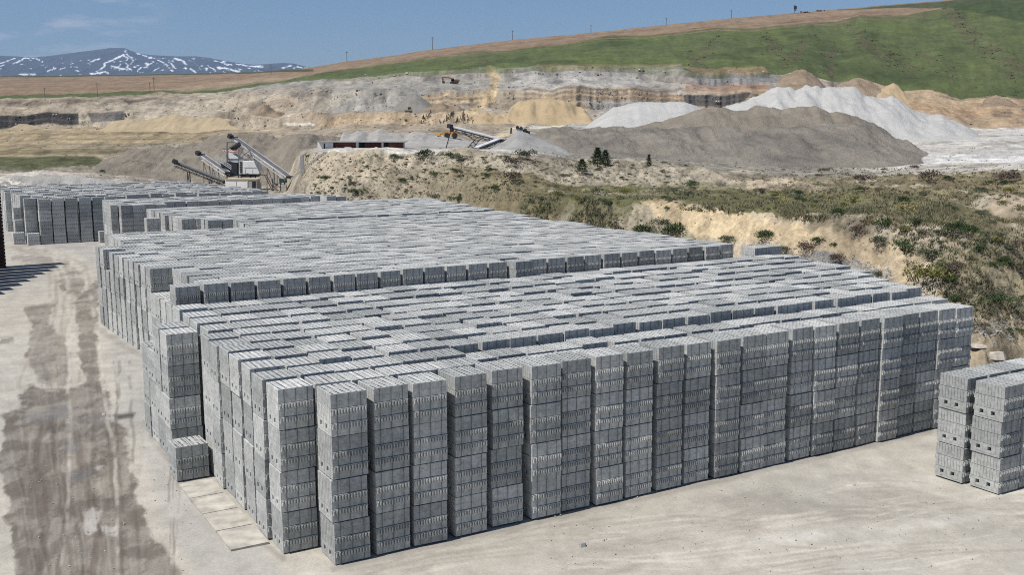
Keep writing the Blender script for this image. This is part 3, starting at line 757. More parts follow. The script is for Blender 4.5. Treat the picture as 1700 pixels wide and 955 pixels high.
# the bank: scrub on sand, bare scars, grass band
bk = ((GS >= 3) & (GS < 6.3))[:, None]
scr = fbm(GX/1.6, GY/2.2, 5, .65)
paint(sstep(.02, .4, scr)*bk*sstep(470, 520, PX), (.19, .16, .10), .5)
paint(sstep(.2, .45, fbm(GX/4.5+3, GY/6.+1, 5, .6))*bk*sstep(860, 940, PX), (.46, .41, .325), .75)
paint(sstep(.15, .5, fbm(GX/.9+5, GY/1.3+2, 4, .7))*bk*sstep(860, 960, PX), (.10, .105, .050), .6)
paint(poly_w([(880, 322), (960, 330), (1060, 312), (1200, 305), (1330, 318), (1500, 325), (1650, 345), (1650, 372), (1560, 372), (1440, 358), (1300, 352), (1180, 342), (1090, 336), (1060, 352), (1010, 378), (900, 362), (860, 345)], 8, 16, BK), (.125, .125, .062), .6)
paint(poly_w([(1065, 345), (1110, 340), (1180, 352), (1260, 362), (1340, 372), (1370, 388), (1330, 402), (1250, 405), (1160, 400), (1110, 372)], 5, 10, BK), (.56, .45, .29), .92)
paint(poly_w([(1330, 380), (1440, 400), (1500, 420), (1560, 440), (1540, 470), (1440, 466), (1340, 436), (1290, 405)], 6, 14, BK), (.53, .43, .29), .85)
paint(poly_w([(1550, 430), (1640, 420), (1710, 440), (1710, 540), (1620, 520), (1560, 470)], 10, 16, BK), (.16, .145, .085), .6)
paint(poly_w([(1590, 525), (1720, 530), (1720, 640), (1590, 620)], 8, 12, (2.6, 4)), (.44, .37, .26), .8)
paint(poly_w([(1640, 330), (1710, 322), (1710, 362), (1650, 358)], 4, 6, BK), (.46, .38, .28), .8)
paint(poly_w([(1240, 298), (1290, 290), (1330, 300), (1290, 322), (1240, 316)], 4, 8, BK), (.50, .42, .31), .85)
paint(poly_w([(1400, 285), (1520, 275), (1560, 270), (1540, 290), (1420, 300)], 4, 8, BK), (.50, .45, .36), .6)
paint(poly_w([(500, 270), (560, 256), (680, 262), (640, 300), (520, 318)], 10, 16, BK), (.50, .43, .31), .5)
paint(poly_w([(1310, 418), (1400, 430), (1470, 462), (1400, 452), (1320, 436)], 4, 5, (2.6, 4)), (.30, .29, .28), .9)
# level ground and plain
paint(poly_w([(545, 249), (850, 247), (850, 254), (700, 257), (545, 254)], 1.5, 1.5, (4.6, 8)), (.58, .55, .49), .9)
paint(poly_w([(-100, 262), (155, 258), (180, 268), (150, 283), (-100, 286)], 3, 6, (4.5, 9)), (.085, .095, .040), .9)
paint(poly_w([(-100, 246), (200, 243), (240, 252), (100, 257), (-100, 256)], 2, 5, (4.5, 9)), (.17, .145, .075), .6)
for k in range(9):
    yy_ = 216+k*5; paint(line_w([(-60, yy_+4), (120, yy_+2*math.sin(k)), (300, yy_-1), (460, yy_+2)], 1., .8, 4, (6, 9.01)), (.20, .165, .10) if k % 2 else (.42, .35, .24), .55)
paint(poly_w([(1560, 222), (1720, 216), (1720, 262), (1600, 258), (1500, 240)], 4, 8, (5, 9)), (.47, .45, .41), .7)
paint(line_w([(1490, 244), (1560, 250), (1640, 240), (1720, 236)], 1.2, 1., 3, (5, 9)), (.36, .31, .24), .6)
# quarry: dark rock faces, strata, slopes and haul road
for P_, c_, k_ in (([(-100, 192), (0, 192), (60, 190), (128, 188), (128, 208), (70, 208), (0, 214), (-100, 214)], basalt, .95),
                   ([(140, 190), (170, 186), (208, 181), (208, 198), (170, 200), (150, 206)], (.10, .098, .098), .85),
                   ([(-100, 166), (60, 172), (150, 164), (160, 168), (60, 178), (-100, 172)], (.15, .115, .085), .6),
                   ([(210, 166), (264, 160), (262, 165), (218, 172)], (.13, .10, .08), .7)):
    paint(poly_w(P_, 1.6, 3, (8, 14)), c_, k_)
paint(poly_w([(480, 156), (545, 153), (545, 163), (480, 164)], 1.5, 3, QU), (.20, .17, .14), .8)
paint(poly_w([(540, 187), (610, 151), (700, 140), (720, 150), (690, 160), (650, 187)], 3, 5, QU), (.295, .285, .26), .85)
paint(poly_w([(400, 175), (470, 165), (490, 176), (440, 186)], 2, 4, QU), (.22, .17, .13), .5)
paint(poly_w([(430, 142), (560, 134), (700, 122), (800, 124), (820, 150), (700, 152), (560, 150), (430, 162)], 4, 5, QU), (.30, .285, .25), .6)
for yy_, c_ in ((160, (.42, .32, .19)), (165, (.26, .18, .11)), (169, (.46, .36, .22)), (174, (.24, .19, .14)), (179, (.33, .30, .27))):
    paint(line_w([(700, yy_), (760, yy_+1), (820, yy_+2)], 1.8, .8, 2, QU), c_, .85)
for yy_, c_ in ((149, (.13, .095, .065)), (153, (.46, .44, .41)), (157, (.22, .15, .10)), (161, (.40, .31, .21)), (164, (.20, .14, .10))):  # strata colours; the top dark band also paints the shadow under the ledge rim
    paint(line_w([(868, yy_+1), (930, yy_-1), (1040, yy_), (1130, yy_)], 1.7, 1.1, 5., QU), c_, .48)
paint(poly_w([(960, 167), (1130, 166), (1130, 182), (1000, 190)], 2, 3, QU), (.31, .30, .28), .8)
paint(poly_w([(850, 114), (1130, 108), (1136, 120), (1060, 126), (850, 129)], 2, 4, QU), (.29, .285, .28), .7)
paint(poly_w([(870, 128), (1070, 128), (1075, 141), (960, 145), (845, 148)], 2, 3, QU), (.42, .405, .375), .7)
for yy_, c_ in ((141, (.27, .15, .09)), (146, (.22, .12, .075)), (150, (.30, .18, .11)), (154, (.48, .37, .22))):
    paint(line_w([(1140, yy_), (1200, yy_), (1275, yy_-1)], 2.2, 1.1, 4.5, QU), c_, .5)
paint(poly_w([(1134, 158), (1250, 157), (1240, 170), (1200, 178), (1140, 176)], 1.2, 2, QU), (.075, .075, .074), .9)
paint(poly_w([(1160, 124), (1272, 122), (1276, 138), (1150, 140)], 1.5, 3, QU), (.22, .22, .225), .75)
paint(poly_w([(1130, 113), (1270, 110), (1276, 122), (1160, 125)], 1.5, 3, QU), (.40, .26, .17), .7)
paint(poly_w([(890, 108), (955, 104), (1000, 108), (1130, 108), (1130, 114), (890, 118)], 1.5, 5, QU), (.36, .25, .17), .6)
paint(line_w([(812, 118), (822, 134), (816, 158), (802, 178), (780, 190)], 7, 2, 3, QU), (.46, .36, .22), .9)
paint(line_w([(880, 196), (868, 206), (840, 222), (820, 232)], 5, 2, 3, (6, 11)), (.54, .46, .32), .9)
paint(line_w([(470, 208), (520, 207)], 2.2, 1, 1, (8, 11)), (.60, .56, .48), .9)
paint(line_w([(880, 212), (970, 206), (1010, 208)], 2, 1, 2, (8, 11)), (.56, .52, .42), .9)
paint(poly_w([(1300, 168), (1400, 150), (1560, 178), (1720, 190), (1720, 214), (1600, 212), (1500, 190)], 3, 5, QU), (.38, .27, .165), .7)
paint(poly_w([(1640, 165), (1690, 172), (1680, 200), (1650, 196)], 2, 6, QU)*sstep(-.1, .3, fbm(GX/7, GY/7, 4)), (.13, .10, .07), .7)
# grass hill: stripes of stony scrub, darker and yellower swaths; ploughed field
hi = ((GS >= 13.7) & (GS < 15.2))[:, None]*sstep(420, 560, PX)
paint(sstep(-.1, .5, fbm(GX/40, GY/60, 4))*hi, (.112, .140, .044), .6)
paint(sstep(.0, .5, fbm(GX/22+7, GY/30+2, 4))*hi, (.052, .070, .026), .6)
for P_ in ([(1568, 14), (1600, 24), (1640, 66), (1700, 104), (1720, 140), (1680, 132), (1630, 92), (1585, 48)], [(1398, 38), (1430, 50), (1450, 72), (1490, 92), (1530, 112), (1510, 124), (1470, 104), (1428, 76)],
           [(1270, 60), (1292, 70), (1300, 96), (1276, 92)], [(1312, 84), (1344, 64), (1352, 52), (1330, 96), (1300, 114), (1296, 104)], [(1370, 76), (1390, 76), (1384, 124), (1370, 120)],
           [(1140, 92), (1190, 62), (1204, 66), (1170, 102), (1150, 112)], [(1520, 84), (1560, 98), (1590, 122), (1560, 118)], [(760, 100), (815, 98), (812, 108), (770, 108)]):
    paint(poly_w(P_, 4, 9, (13.8, 15.2))*sstep(-.35, .25, fbm(GX/5, GY/8, 4, .65)), (.100, .088, .050), .8)
pf = ((GS >= 14.9) & (GS < 18))[:, None]
paint(sstep(-.1, .5, fbm(GX/120, GY/40, 4))*pf, (.195, .132, .088), .6)
paint(sstep(.1, .6, fbm(GX/90+3, GY/25+8, 4))*pf, (.31, .24, .165), .6)
paint(poly_w([(-100, 126), (520, 114), (520, 118), (420, 121.5), (200, 126), (-100, 129.5)], .6, .5, (15, 16.05)), (.06, .075, .035), .9)
paint(poly_w([(1390, 16), (1570, 2), (1720, -20), (1720, 40), (1575, 12), (1500, 13)], 1, 1.5, (14.5, 16.1)), (.055, .075, .028), .9)
paint(poly_w([(240, 150), (330, 142), (430, 130), (520, 124), (470, 134), (380, 146), (300, 152)], 2, 3, (14.2, 16)), (.36, .275, .19), .6)
rid = 1-2*np.abs(fbm(GX/(2.4*wv)+5, GY/(4.*wv), 5, .65))
vary = 1+np.where((GS < 14)[:, None], .42, .30)*fbm(GX/(.9*wv), GY/(1.3*wv), 4, .75)+.5*(rid-.6)*((GS > 3)*(GS < 14))[:, None]
CV *= np.where((GS < 3)[:, None], 1+.22*fbm(GX/.6, GY/.7, 6, .78)+.10*fbm(GX/5., GY/3., 4), vary)[..., None]
CV *= .80
CV = np.clip(CV, .01, .8)

M_yard = ground_mat('yard_dust', 14., .8, .22, .5, .03, wet=True)
M_bank = ground_mat('bank_soil', 3.2, .6, .42, .9, .16)
M_quarry = ground_mat('quarry_ground', .9, .2, .42, 1., .6)
M_hill = ground_mat('hill_cover', .45, .10, .34, .9, .7)
starts = np.concatenate([[0], np.cumsum(ROWS)])
def sheet(name, k0, k1, mat):
    a, b = starts[k0], starts[k1]
    Vs = np.stack([GX[a:b+1], GY[a:b+1], GZ[a:b+1]], -1).reshape(-1, 3)
    nr_, i = b-a+1, np.arange((b-a)*(n_c-1))
    q0 = (i//(n_c-1))*n_c+i % (n_c-1)
    me = np_mesh(name, Vs, np.stack([q0, q0+1, q0+1+n_c, q0+n_c], 1), mat, True)
    c = np.concatenate([CV[a:b+1].reshape(-1, 3), np.ones((nr_*n_c, 1))], 1).astype(np.float32)
    at_ = me.attributes.new('cover', 'FLOAT_COLOR', 'POINT'); at_.data.foreach_set('color', c.ravel())
    w_ = me.attributes.new('wet', 'FLOAT', 'POINT'); w_.data.foreach_set('value', WET[a:b+1].astype(np.float32).ravel())
    return tag(mesh_obj(name, me), kind='structure')
sheet('yard_ground', 0, 3, M_yard); sheet('embankment', 3, 6, M_bank); sheet('quarry_floor', 6, 9, M_quarry); sheet('quarry_terraces', 9, 14, M_quarry)
sheet('grass_hill', 14, 15, M_hill); sheet('ploughed_field', 15, 18, M_hill)
# a lighter grid of the land for standing things on it
ra = np.unique(np.concatenate([np.arange(starts[2], starts[16], 2), [starts[16]]])); ca = np.arange(50, n_c-50, 3)
sv = np.stack([GX[np.ix_(ra, ca)], GY[np.ix_(ra, ca)], GZ[np.ix_(ra, ca)]], -1)
nn = len(ca); ii = np.arange((len(ra)-1)*(nn-1)); q0 = (ii//(nn-1))*nn+ii % (nn-1)
LAND = BVHTree.FromPolygons(sv.reshape(-1, 3).tolist(), np.stack([q0, q0+1, q0+1+nn, q0+nn], 1).tolist())
def drop(x, y):                        # the land seen at photo x, y
    h = LAND.ray_cast(camloc, Vector(ray(x, y)))
    return h[0]
def land_z(X, Y, default=0.):
    h = LAND.ray_cast(Vector((X, Y, 400)), Vector((0, 0, -1)))
    return h[0].z if h[0] is not None else default

# ------------------------------------------------------------------ heaps
def cover_mat(name, a, b, scale, bump=.6, dist=.3, stretch=(1, 1, .35)):
    m, nt, bs = new_mat(name); L = nt.links.new
    geo = N(nt, 'ShaderNodeNewGeometry'); mp = N(nt, 'ShaderNodeMapping'); mp.inputs['Scale'].default_value = stretch
    L(geo.outputs['Position'], mp.inputs['Vector'])
    n1 = N(nt, 'ShaderNodeTexNoise', Scale=scale, Detail=7., Roughness=.62, Distortion=.5); L(mp.outputs['Vector'], n1.inputs['Vector'])
    n2 = N(nt, 'ShaderNodeTexNoise', Scale=scale*14, Detail=4., Roughness=.7); L(geo.outputs['Position'], n2.inputs['Vector'])
    cr = N(nt, 'ShaderNodeMapRange'); cr.inputs['From Min'].default_value = .34; cr.inputs['From Max'].default_value = .66; L(n1.outputs['Fac'], cr.inputs['Value'])
    mx = N(nt, 'ShaderNodeMix', data_type='RGBA'); mx.inputs[6].default_value = (*a, 1); mx.inputs[7].default_value = (*b, 1); L(cr.outputs[0], mx.inputs[0])
    r2 = N(nt, 'ShaderNodeMapRange'); r2.inputs['From Min'].default_value = .3; r2.inputs['From Max'].default_value = .7; r2.inputs['To Min'].default_value = .85; r2.inputs['To Max'].default_value = 1.15
    L(n2.outputs['Fac'], r2.inputs['Value'])
    sc = N(nt, 'ShaderNodeVectorMath', operation='SCALE'); L(mx.outputs[2], sc.inputs[0]); L(r2.outputs[0], sc.inputs['Scale']); L(sc.outputs['Vector'], bs.inputs['Base Color'])
    bs.inputs['Roughness'].default_value = .95; bs.inputs['Specular IOR Level'].default_value = .1
    ad = N(nt, 'ShaderNodeMath', operation='ADD'); L(n1.outputs['Fac'], ad.inputs[0]); L(n2.outputs['Fac'], ad.inputs[1])
    bp = N(nt, 'ShaderNodeBump', Strength=bump, Distance=dist); L(ad.outputs[0], bp.inputs['Height']); L(bp.outputs['Normal'], bs.inputs['Normal'])
    return m
def heap(name, label, cat, ridge, Yr, foot, Yf, mat, amp=.5, back=.9, nfr=26, cols=None, group=None, bulge=.06, kind=None):
    ridge = np.array(ridge, float); foot = np.array(foot, float)
    n = cols or int(max(40, (ridge[-1, 0]-ridge[0, 0])/2.2))
    xs = np.linspace(ridge[0, 0], ridge[-1, 0], n); ry = np.interp(xs, ridge[:, 0], ridge[:, 1])
    fx = np.linspace(foot[0, 0], foot[-1, 0], n); fy = np.interp(fx, foot[:, 0], foot[:, 1])
    rows = []
    A = np.array([at(x, y, Yr) for x, y in zip(xs, ry)]); B = np.array([at(x, y, Yf) for x, y in zip(fx, fy)])
    lz = np.array([land_z(p[0], p[1], p[2]) for p in B]); B[:, 2] = lz-.25
    eA = np.clip(1-np.minimum(np.arange(n), n-1-np.arange(n))/(.03*n), 0, 1); lzA = np.array([land_z(p[0], p[1], p[2]) for p in A]); A[:, 2] = A[:, 2]*(1-eA)+(np.minimum(lzA, A[:, 2])-.3)*eA
    ends = np.minimum(1, np.minimum(np.arange(n), n-1-np.arange(n))/(.06*n))
    for i in range(nfr+1):
        t = i/nfr; P = B*(1-t)+A*t; P[:, 2] += bulge*np.sin(math.pi*t)*(A[:, 2]-B[:, 2]); rows.append(P)
    Cb = A+(A-B)*back; Cb[:, 2] = np.minimum(B[:, 2], [land_z(p[0], p[1], p[2]) for p in Cb])-.3
    for i in range(1, 13):
        t = i/12; rows.append(A*(1-t)+Cb*t)
    G = np.array(rows)
    rr = np.arange(len(rows))/nfr
    amt = amp*np.clip(np.minimum(1, 3*rr), 0, 1)[:, None]*ends[None, :]
    w = 1+Yr/160.
    G[..., 2] += amt*(fbm(G[..., 0]/(2.*w), G[..., 1]/(7.*w), 6, .6)*.8+(.5-2*np.abs(fbm(G[..., 0]/(3.*w)+8, G[..., 1]/(22.*w), 5, .6)))*.7)
    nr_, q = len(rows), np.arange((len(rows)-1)*(n-1)); q0 = (q//(n-1))*n+q % (n-1)
    me = np_mesh(name, G.reshape(-1, 3), np.stack([q0, q0+1, q0+1+n, q0+n], 1), mat, True)
    o = mesh_obj(name, me); me.transform(Matrix.Translation(-Vector(A[n//2]))); o.location = Vector(A[n//2])
    return tag(o, label, cat, group, kind)
M_spoil = cover_mat('spoil', (.19, .168, .135), (.28, .25, .205), .22, .9, .5)
M_dgrav = cover_mat('dark_gravel', (.145, .132, .118), (.285, .26, .215), .11, 1., .7, stretch=(1, .5, 1.6))
M_wgrav = cover_mat('white_gravel', (.365, .365, .352), (.44, .438, .425), .2, .7, .4)
M_gcone = cover_mat('grey_spoil', (.165, .158, .14), (.225, .215, .195), .15)
M_sandh = cover_mat('yellow_sand', (.32, .25, .15), (.40, .31, .195), .12)
M_pumi = cover_mat('pale_pumice', (.28, .275, .255), (.40, .39, .365), .25, .8, .4)
M_mound = cover_mat('tan_earth', (.22, .165, .11), (.34, .27, .195), .16, 1., .7)
M_earth = cover_mat('brown_earth', (.16, .115, .08), (.24, .18, .12), .2)
heap('spoil_heap', 'long grey brown spoil heap rising behind the crushing plant', 'spoil heap',
     [(138, 291), (165, 277), (192, 262), (215, 254), (240, 250), (285, 243), (330, 236), (365, 226), (395, 221), (430, 224), (470, 226), (520, 227), (560, 230), (600, 236)], 238,
     [(120, 306), (300, 316), (480, 316), (560, 262), (640, 250)], 205, M_spoil, 1.7)
heap('gravel_heap', 'broad dark grey gravel heap with a flat bench, in front of the white heaps', 'gravel heap',
     [(815, 256), (845, 240), (872, 226), (905, 217), (960, 213), (1020, 212), (1100, 213), (1170, 213), (1240, 212), (1320, 209), (1400, 203), (1440, 200), (1462, 211), (1490, 228), (1530, 249), (1560, 256)], 208,
     [(806, 259), (900, 263), (1000, 265), (1100, 270), (1200, 280), (1300, 286), (1400, 284), (1500, 266), (1566, 257)], 166, M_dgrav, 1.1)
heap('gravel_heap', 'brown grey rounded gravel mound on the bench of the dark heap', 'gravel heap',
     [(1030, 214), (1070, 209), (1110, 198), (1150, 186), (1170, 180), (1184, 178), (1216, 183), (1253, 179), (1281, 177), (1299, 179), (1329, 176), (1359, 178), (1381, 184), (1409, 186), (1434, 199), (1455, 209)], 226,
     [(1020, 216), (1170, 215), (1300, 212), (1400, 206), (1460, 206)], 208, M_spoil, .9)
heap('gravel_heap', 'smaller white gravel heap between sand mound and dark heap', 'gravel heap',
     [(966, 213), (980, 205), (995, 195), (1018, 178), (1039, 174), (1062, 168.5), (1087, 170.6), (1112, 168.5), (1137, 169.6), (1150, 174), (1169, 180), (1200, 188), (1230, 196)], 262,
     [(960, 215), (1050, 216), (1150, 218), (1240, 216)], 236, M_wgrav, .5)
heap('gravel_heap', 'largest white gravel heap with several peaks beneath the grass hill', 'gravel heap',
     [(1180, 188), (1204, 179), (1226, 174), (1249, 160), (1273, 151), (1291, 144), (1309, 146), (1321, 151), (1335, 144), (1355, 144), (1365, 148), (1379, 144), (1397, 145), (1417, 147), (1435, 157), (1460, 159), (1481, 160), (1497, 171), (1523, 184),
      (1541, 190), (1563, 189), (1598, 206), (1618, 219), (1630, 225)], 288, [(1170, 214), (1300, 222), (1420, 226), (1500, 229), (1570, 229), (1640, 226)], 246, M_wgrav, 1.5)
heap('spoil_heap', 'dark grey spoil cone on the quarry bench, left of the banded rock face', 'spoil heap',
     [(640, 188), (652, 181), (668, 166), (680, 155), (690, 155), (704, 165), (722, 178), (742, 188)], 392, [(634, 190), (690, 190), (748, 190)], 372, M_gcone, 1.0)
heap('sand_heap', 'wide yellow sand heap below the layered quarry ledges', 'sand heap',
     [(838, 200), (850, 176), (864, 166), (903, 165), (926, 166), (949, 172), (970, 181), (984, 194), (996, 203)], 366, [(826, 208), (900, 209), (1004, 208)], 340, M_sandh, 1.6)
heap('sand_heap', 'low tan sand heap under the dark rock face', 'sand heap',
     [(8, 218), (22, 211), (34, 206), (44, 205), (58, 208), (76, 210), (90, 208), (102, 210), (116, 214), (130, 217)], 428, [(4, 219), (70, 220), (134, 219)], 415, cover_mat('tan_sand', (.27, .22, .155), (.35, .29, .21), .15), .8)
heap('sand_heap', 'pale tan sand heap beside the second dark rock face', 'sand heap',
     [(158, 219), (172, 213), (192, 200), (215, 198), (245, 196), (290, 192), (330, 195), (372, 190), (396, 194), (430, 205), (460, 214)], 424, [(150, 220), (300, 221), (470, 217)], 404, cover_mat('tan_sand_light', (.30, .245, .16), (.38, .31, .205), .12), 1.6)
heap('sand_heap', 'whitish sand bank behind the far field', 'sand heap',
     [(-60, 296), (20, 294), (45, 291), (75, 289), (100, 293), (118, 291), (140, 294), (170, 298), (200, 301), (240, 306), (280, 312)], 152, [(-60, 304), (100, 304), (280, 316)], 146, M_pumi, .5)
for ri, Yr_, Yf_, mt_, lab_ in (
    ([(1284, 138), (1300, 126), (1322, 119), (1338, 121), (1352, 128), (1372, 140)], 470, 440, 'e', 'lumpy tan earth mound behind the peaks of the largest white heap'),
    ([(1384, 150), (1402, 136), (1424, 128), (1444, 135), (1462, 146), (1478, 158)], 466, 440, 'e', 'tan earth mound under the grass hill, right of the white peaks'),
    ([(1452, 160), (1466, 146), (1482, 142), (1500, 148), (1516, 160)], 460, 438, 's', 'small orange sand mound under the grass hill'),
    ([(1622, 186), (1636, 168), (1654, 160), (1676, 166), (1696, 178), (1716, 196)], 452, 425, 'e', 'rugged brown earth mound at the frame edge under the grass hill'),
    ([(700, 190), (716, 178), (730, 174), (744, 178), (762, 176), (780, 182), (800, 192)], 384, 366, 'e', 'broken brown earth mound beside the dark grey cone'),
    ([(770, 206), (790, 194), (806, 190), (826, 194), (842, 200), (860, 206)], 352, 336, 's', 'tan sand mound left of the wide yellow sand heap'),
    ([(396, 192), (420, 182), (440, 178), (460, 184), (484, 194)], 424, 408, 'e', 'brown earth mound on the terrace above the crushing plant')):
    heap('earth_mound', lab_, 'earth mound', ri, Yr_, [(ri[0][0]-6, max(p[1] for p in ri)+5), (ri[-1][0]+6, max(p[1] for p in ri)+5)], Yf_, {'e': M_mound, 's': M_sandh}[mt_], 2.2)
heap('pumice_heap', 'row of pale pumice heaps behind the brick shed', 'pumice heap',
     [(560, 228), (571, 219), (583, 221), (595, 217), (612, 222), (628, 214), (645, 220), (662, 221), (672, 224), (685, 219), (706, 222), (740, 225), (775, 229), (810, 236), (840, 244)], 232,
     [(552, 247), (700, 249), (848, 249)], 200, M_pumi, .7)
heap('pumice_heap', 'grey pumice heap at the low end of the pale conveyor', 'pumice heap',
     [(812, 252), (832, 237), (846, 227), (859, 217.5), (868, 219), (884, 226), (912, 236), (944, 250)], 178, [(800, 257), (870, 262), (956, 257)], 150, cover_mat('grey_pumice', (.23, .23, .222), (.34, .335, .32), .2), .5)
for i, (ri, lab) in enumerate(((
     [(556, 251), (566, 247), (574, 243.5), (582, 244), (592, 250)], 'small pale pumice mound inside the first bay of the brick shed'),
    ([(630, 251.5), (638, 246), (645, 244), (652, 248), (660, 251.5)], 'small pale pumice mound before the dark bay of the brick shed'))):
    heap('pumice_heap', lab, 'pumice heap', ri, 186, [(ri[0][0]-3, 252.5), (ri[-1][0]+3, 252.5)], 182, M_pumi, .1, cols=20)
heap('earth_mound', 'long dark earth mound in the ploughed field below a pole', 'earth mound', [(250, 150.5), (262, 149), (270, 148.5), (277, 146.5), (281, 150)], 640, [(248, 151.5), (283, 151)], 634, M_earth, .5, cols=24)
heap('earth_mound', 'small dark earth mound in the ploughed field, farther up slope', 'earth mound', [(335, 144), (342, 142), (350, 142), (356, 144)], 700, [(333, 145), (358, 145)], 694, M_earth, .4, cols=20)

# ------------------------------------------------------------------ yard things
# cast concrete pads where stacks have been taken away
pb = MB()
for k, (u0, u1) in enumerate(((-2.1, -1.05),)):
    for j in range(4):
        v0 = 8.45-1.55*j-1.5; P = [W(u0+.0*j, v0, .03), W(u1, v0, .03), W(u1, v0+1.5, .03), W(u0, v0+1.5, .03)]
        pb.prism([p+Vector((0, 0, -.06)) for p in P], (0, 0, .06+.004*j))
tag(pb.build('concrete_pads', M_slab, None), kind='structure')
# tall slatted timber stacks at the edge of the track, mostly outside the picture
e0, e1 = Vector((-43.1, 86.8, 0)), Vector((-38.1, 58.0, 0))
dirv = (e1-e0).normalized(); nrm = Vector((-dirv.y, dirv.x, 0))
if nrm.x > 0: nrm = -nrm
for k in range(14):
    c = e0+dirv*(k*2.1+1.0)+nrm*.8
    root = empty('timber_stack', c, math.atan2(.62, .78)+math.pi/2)
    tag(root, 'tall dark red brown timber stack at the track edge, partly outside the frame', 'timber stack', 'timber stacks at the track edge')
    if k == 0: m_deck = None
    hgt = 8.4
    b = MB(); d = MB()
    for i in range(int(hgt/.29)):
        d.box((0, 0, .16+i*.29), (1.62, 1.6, .16))
        for xx in (-.72, 0, .72): b.box((xx, 0, .04+i*.29), (.14, 1.6, .08))
    d.build('planks', M_rust, root); b.build('bearer', M_rust, root)
# grey clad building behind the far field at the left edge
root = empty('clad_shed', at(-12, 312, 150)); root.location.z = 1.2; tag(root, 'corner of a grey clad shed behind the far field', 'shed')
b = MB(); b.box((0, 3, 1.6), (3.4, 6, 3.2)); b.build('wall', M_greywall, root)
b = MB(); b.box((0, 3, 3.26), (3.7, 6.3, .12)); b.build('roof', M_steel, root)
for x, y, s, lab in ((1622, 575, .55, 'pale broken slab lying on the soil behind the front field corner'), (1408, 806, .28, 'flat pale stone on the yard before the right edge stacks'), (1432, 803, .2, 'small pale stone beside the flat one on the yard'),
                     (967, 908, .16, 'small dark stone alone on the open yard'), (1654, 595, .5, 'rounded grey boulder on the soil by the bank foot'), (1000, 899, .09, 'tiny white stone on the open yard'),
                     (172, 690, .12, 'small white stone lying in the dried mud'), (452, 893, .14, 'little pale stone by the front corner stack')):
    p = drop(x, y) or at_z(x, y)
    b = MB(); n = 7
    ang = [2*math.pi*i/n+rnd.uniform(-.25, .25) for i in range(n)]; rad = [s*rnd.uniform(.65, 1.1) for _ in range(n)]; hh = s*(.18 if 'flat' in lab or 'slab' in lab else .6)
    low = [(math.cos(a)*r, math.sin(a)*r*.7, -.03) for a, r in zip(ang, rad)]; top = [(math.cos(a)*r*.72, math.sin(a)*r*.5, hh*rnd.uniform(.8, 1.15)) for a, r in zip(ang, rad)]
    b.add(low+top, [tuple(reversed(range(n))), tuple(range(n, 2*n))]+[(i, (i+1) % n, n+(i+1) % n, n+i) for i in range(n)])
    o = b.build('stone', M_greywall if 'dark' in lab else M_stone, None); o.location = p; tag(o, lab, 'stone')
b = MB()
for i in range(420):
    x, y = rnd.uniform(900, 1720), rnd.uniform(800, 950)
    if rnd.random() < .5: x, y = rnd.uniform(40, 320), rnd.uniform(640, 950)
    p = at_z(x, y); s = rnd.uniform(.006, .022)
    b.box(p+Vector((0, 0, s*.3)), (s*2, s*1.4, s), rz=rnd.random()*3)
tag(b.build('gravel', M_stone), 'loose gravel bits scattered over the open yard and track', 'gravel', kind='stuff')
b = MB()
for i in range(760):
    x = rnd.uniform(1310, 1480); y = 424+.19*(x-1310)+rnd.gauss(0, 8)
    if i > 560: x = rnd.uniform(1618, 1690); y = 545+rnd.gauss(0, 10)
    p = drop(x, y)
    if p is None or p.y > 75: continue
    s = rnd.uniform(.02, .065); b.box(p, (s*2, s*1.3, s), m=Matrix.Rotation(rnd.random()*3, 3, 'Z') @ Matrix.Rotation(rnd.random(), 3, 'X'))
tag(b.build('rubble', M_conc_far), 'grey broken block rubble lying along the foot of the bank', 'rubble', kind='stuff')

# ------------------------------------------------------------------ crushing plant
def conveyor(label, a, b, w, legs, rail, belt, group=None, cover=False, depth=.55, motor=True):
    a, b = Vector(a), Vector(b)
    root = empty('conveyor', Vector((b.x, b.y, b.z))); tag(root, label, 'conveyor', group)
    o = b.copy(); A, B = a-o, b-o; d = (B-A).normalized(); sd = d.cross(Vector((0, 0, 1))).normalized(); up = sd.cross(d)
    m = MB(); M = Matrix((sd, d, up)).transposed(); L = (B-A).length
    m.box((A+B)/2+up*.10, (w*.8, L, .10), m=M)
    if cover: m.box((A+B)/2+up*.24, (w*.92, L*.96, .22), m=M)
    m.build('belt', belt, root)
    f = MB()
    for s in (-1, 1):
        f.box((A+B)/2+sd*s*w*.5+up*.05, (.12, L, .22), m=M); f.box((A+B)/2+sd*s*w*.5-up*depth, (.10, L, .10), m=M)
        n = int(L/1.0)
        for i in range(n):
            p0 = A+d*(L*i/n)+sd*s*w*.5; p1 = A+d*(L*(i+1)/n)+sd*s*w*.5
            f.bar(p0 if i % 2 else p0-up*depth, p1-up*depth if i % 2 else p1, .06)
    f.build('frame', rail, root)
    r = MB()
    for E in (A, B): r.tube(E-sd*w*.52, E+sd*w*.52, .22, n=10)
    r.build('drum', M_dark, root)
    if motor:
        r = MB(); r.box(A+sd*w*.7+up*.35, (.8, .8, .7), m=M); r.build('motor', M_dark, root)
    for t, gz in legs:
        lg = MB(); P = A+(B-A)*t-up*depth; g = gz-o.z
        for s in (-1, 1): lg.bar(P+sd*s*w*.5, Vector((P.x+sd.x*s*w*.7, P.y+sd.y*s*w*.7, g)), .14)
        lg.bar(P+sd*w*.5, Vector((P.x-sd.x*w*.7, P.y-sd.y*w*.7, g)), .08)
        lg.build('leg', M_steel if rail != M_dark else M_dark, root)
    return root
def cp(x, y, d=0.): return at(x, y, 190+d)
gz0 = cp(400, 318).z
conveyor('longest inclined conveyor with pale rails, head above the crushing tower', cp(389, 229, 4), cp(480, 294, -4), 1.5, [(.33, gz0+3), (.68, gz0), (.86, gz0)], M_lightsteel, M_belt)
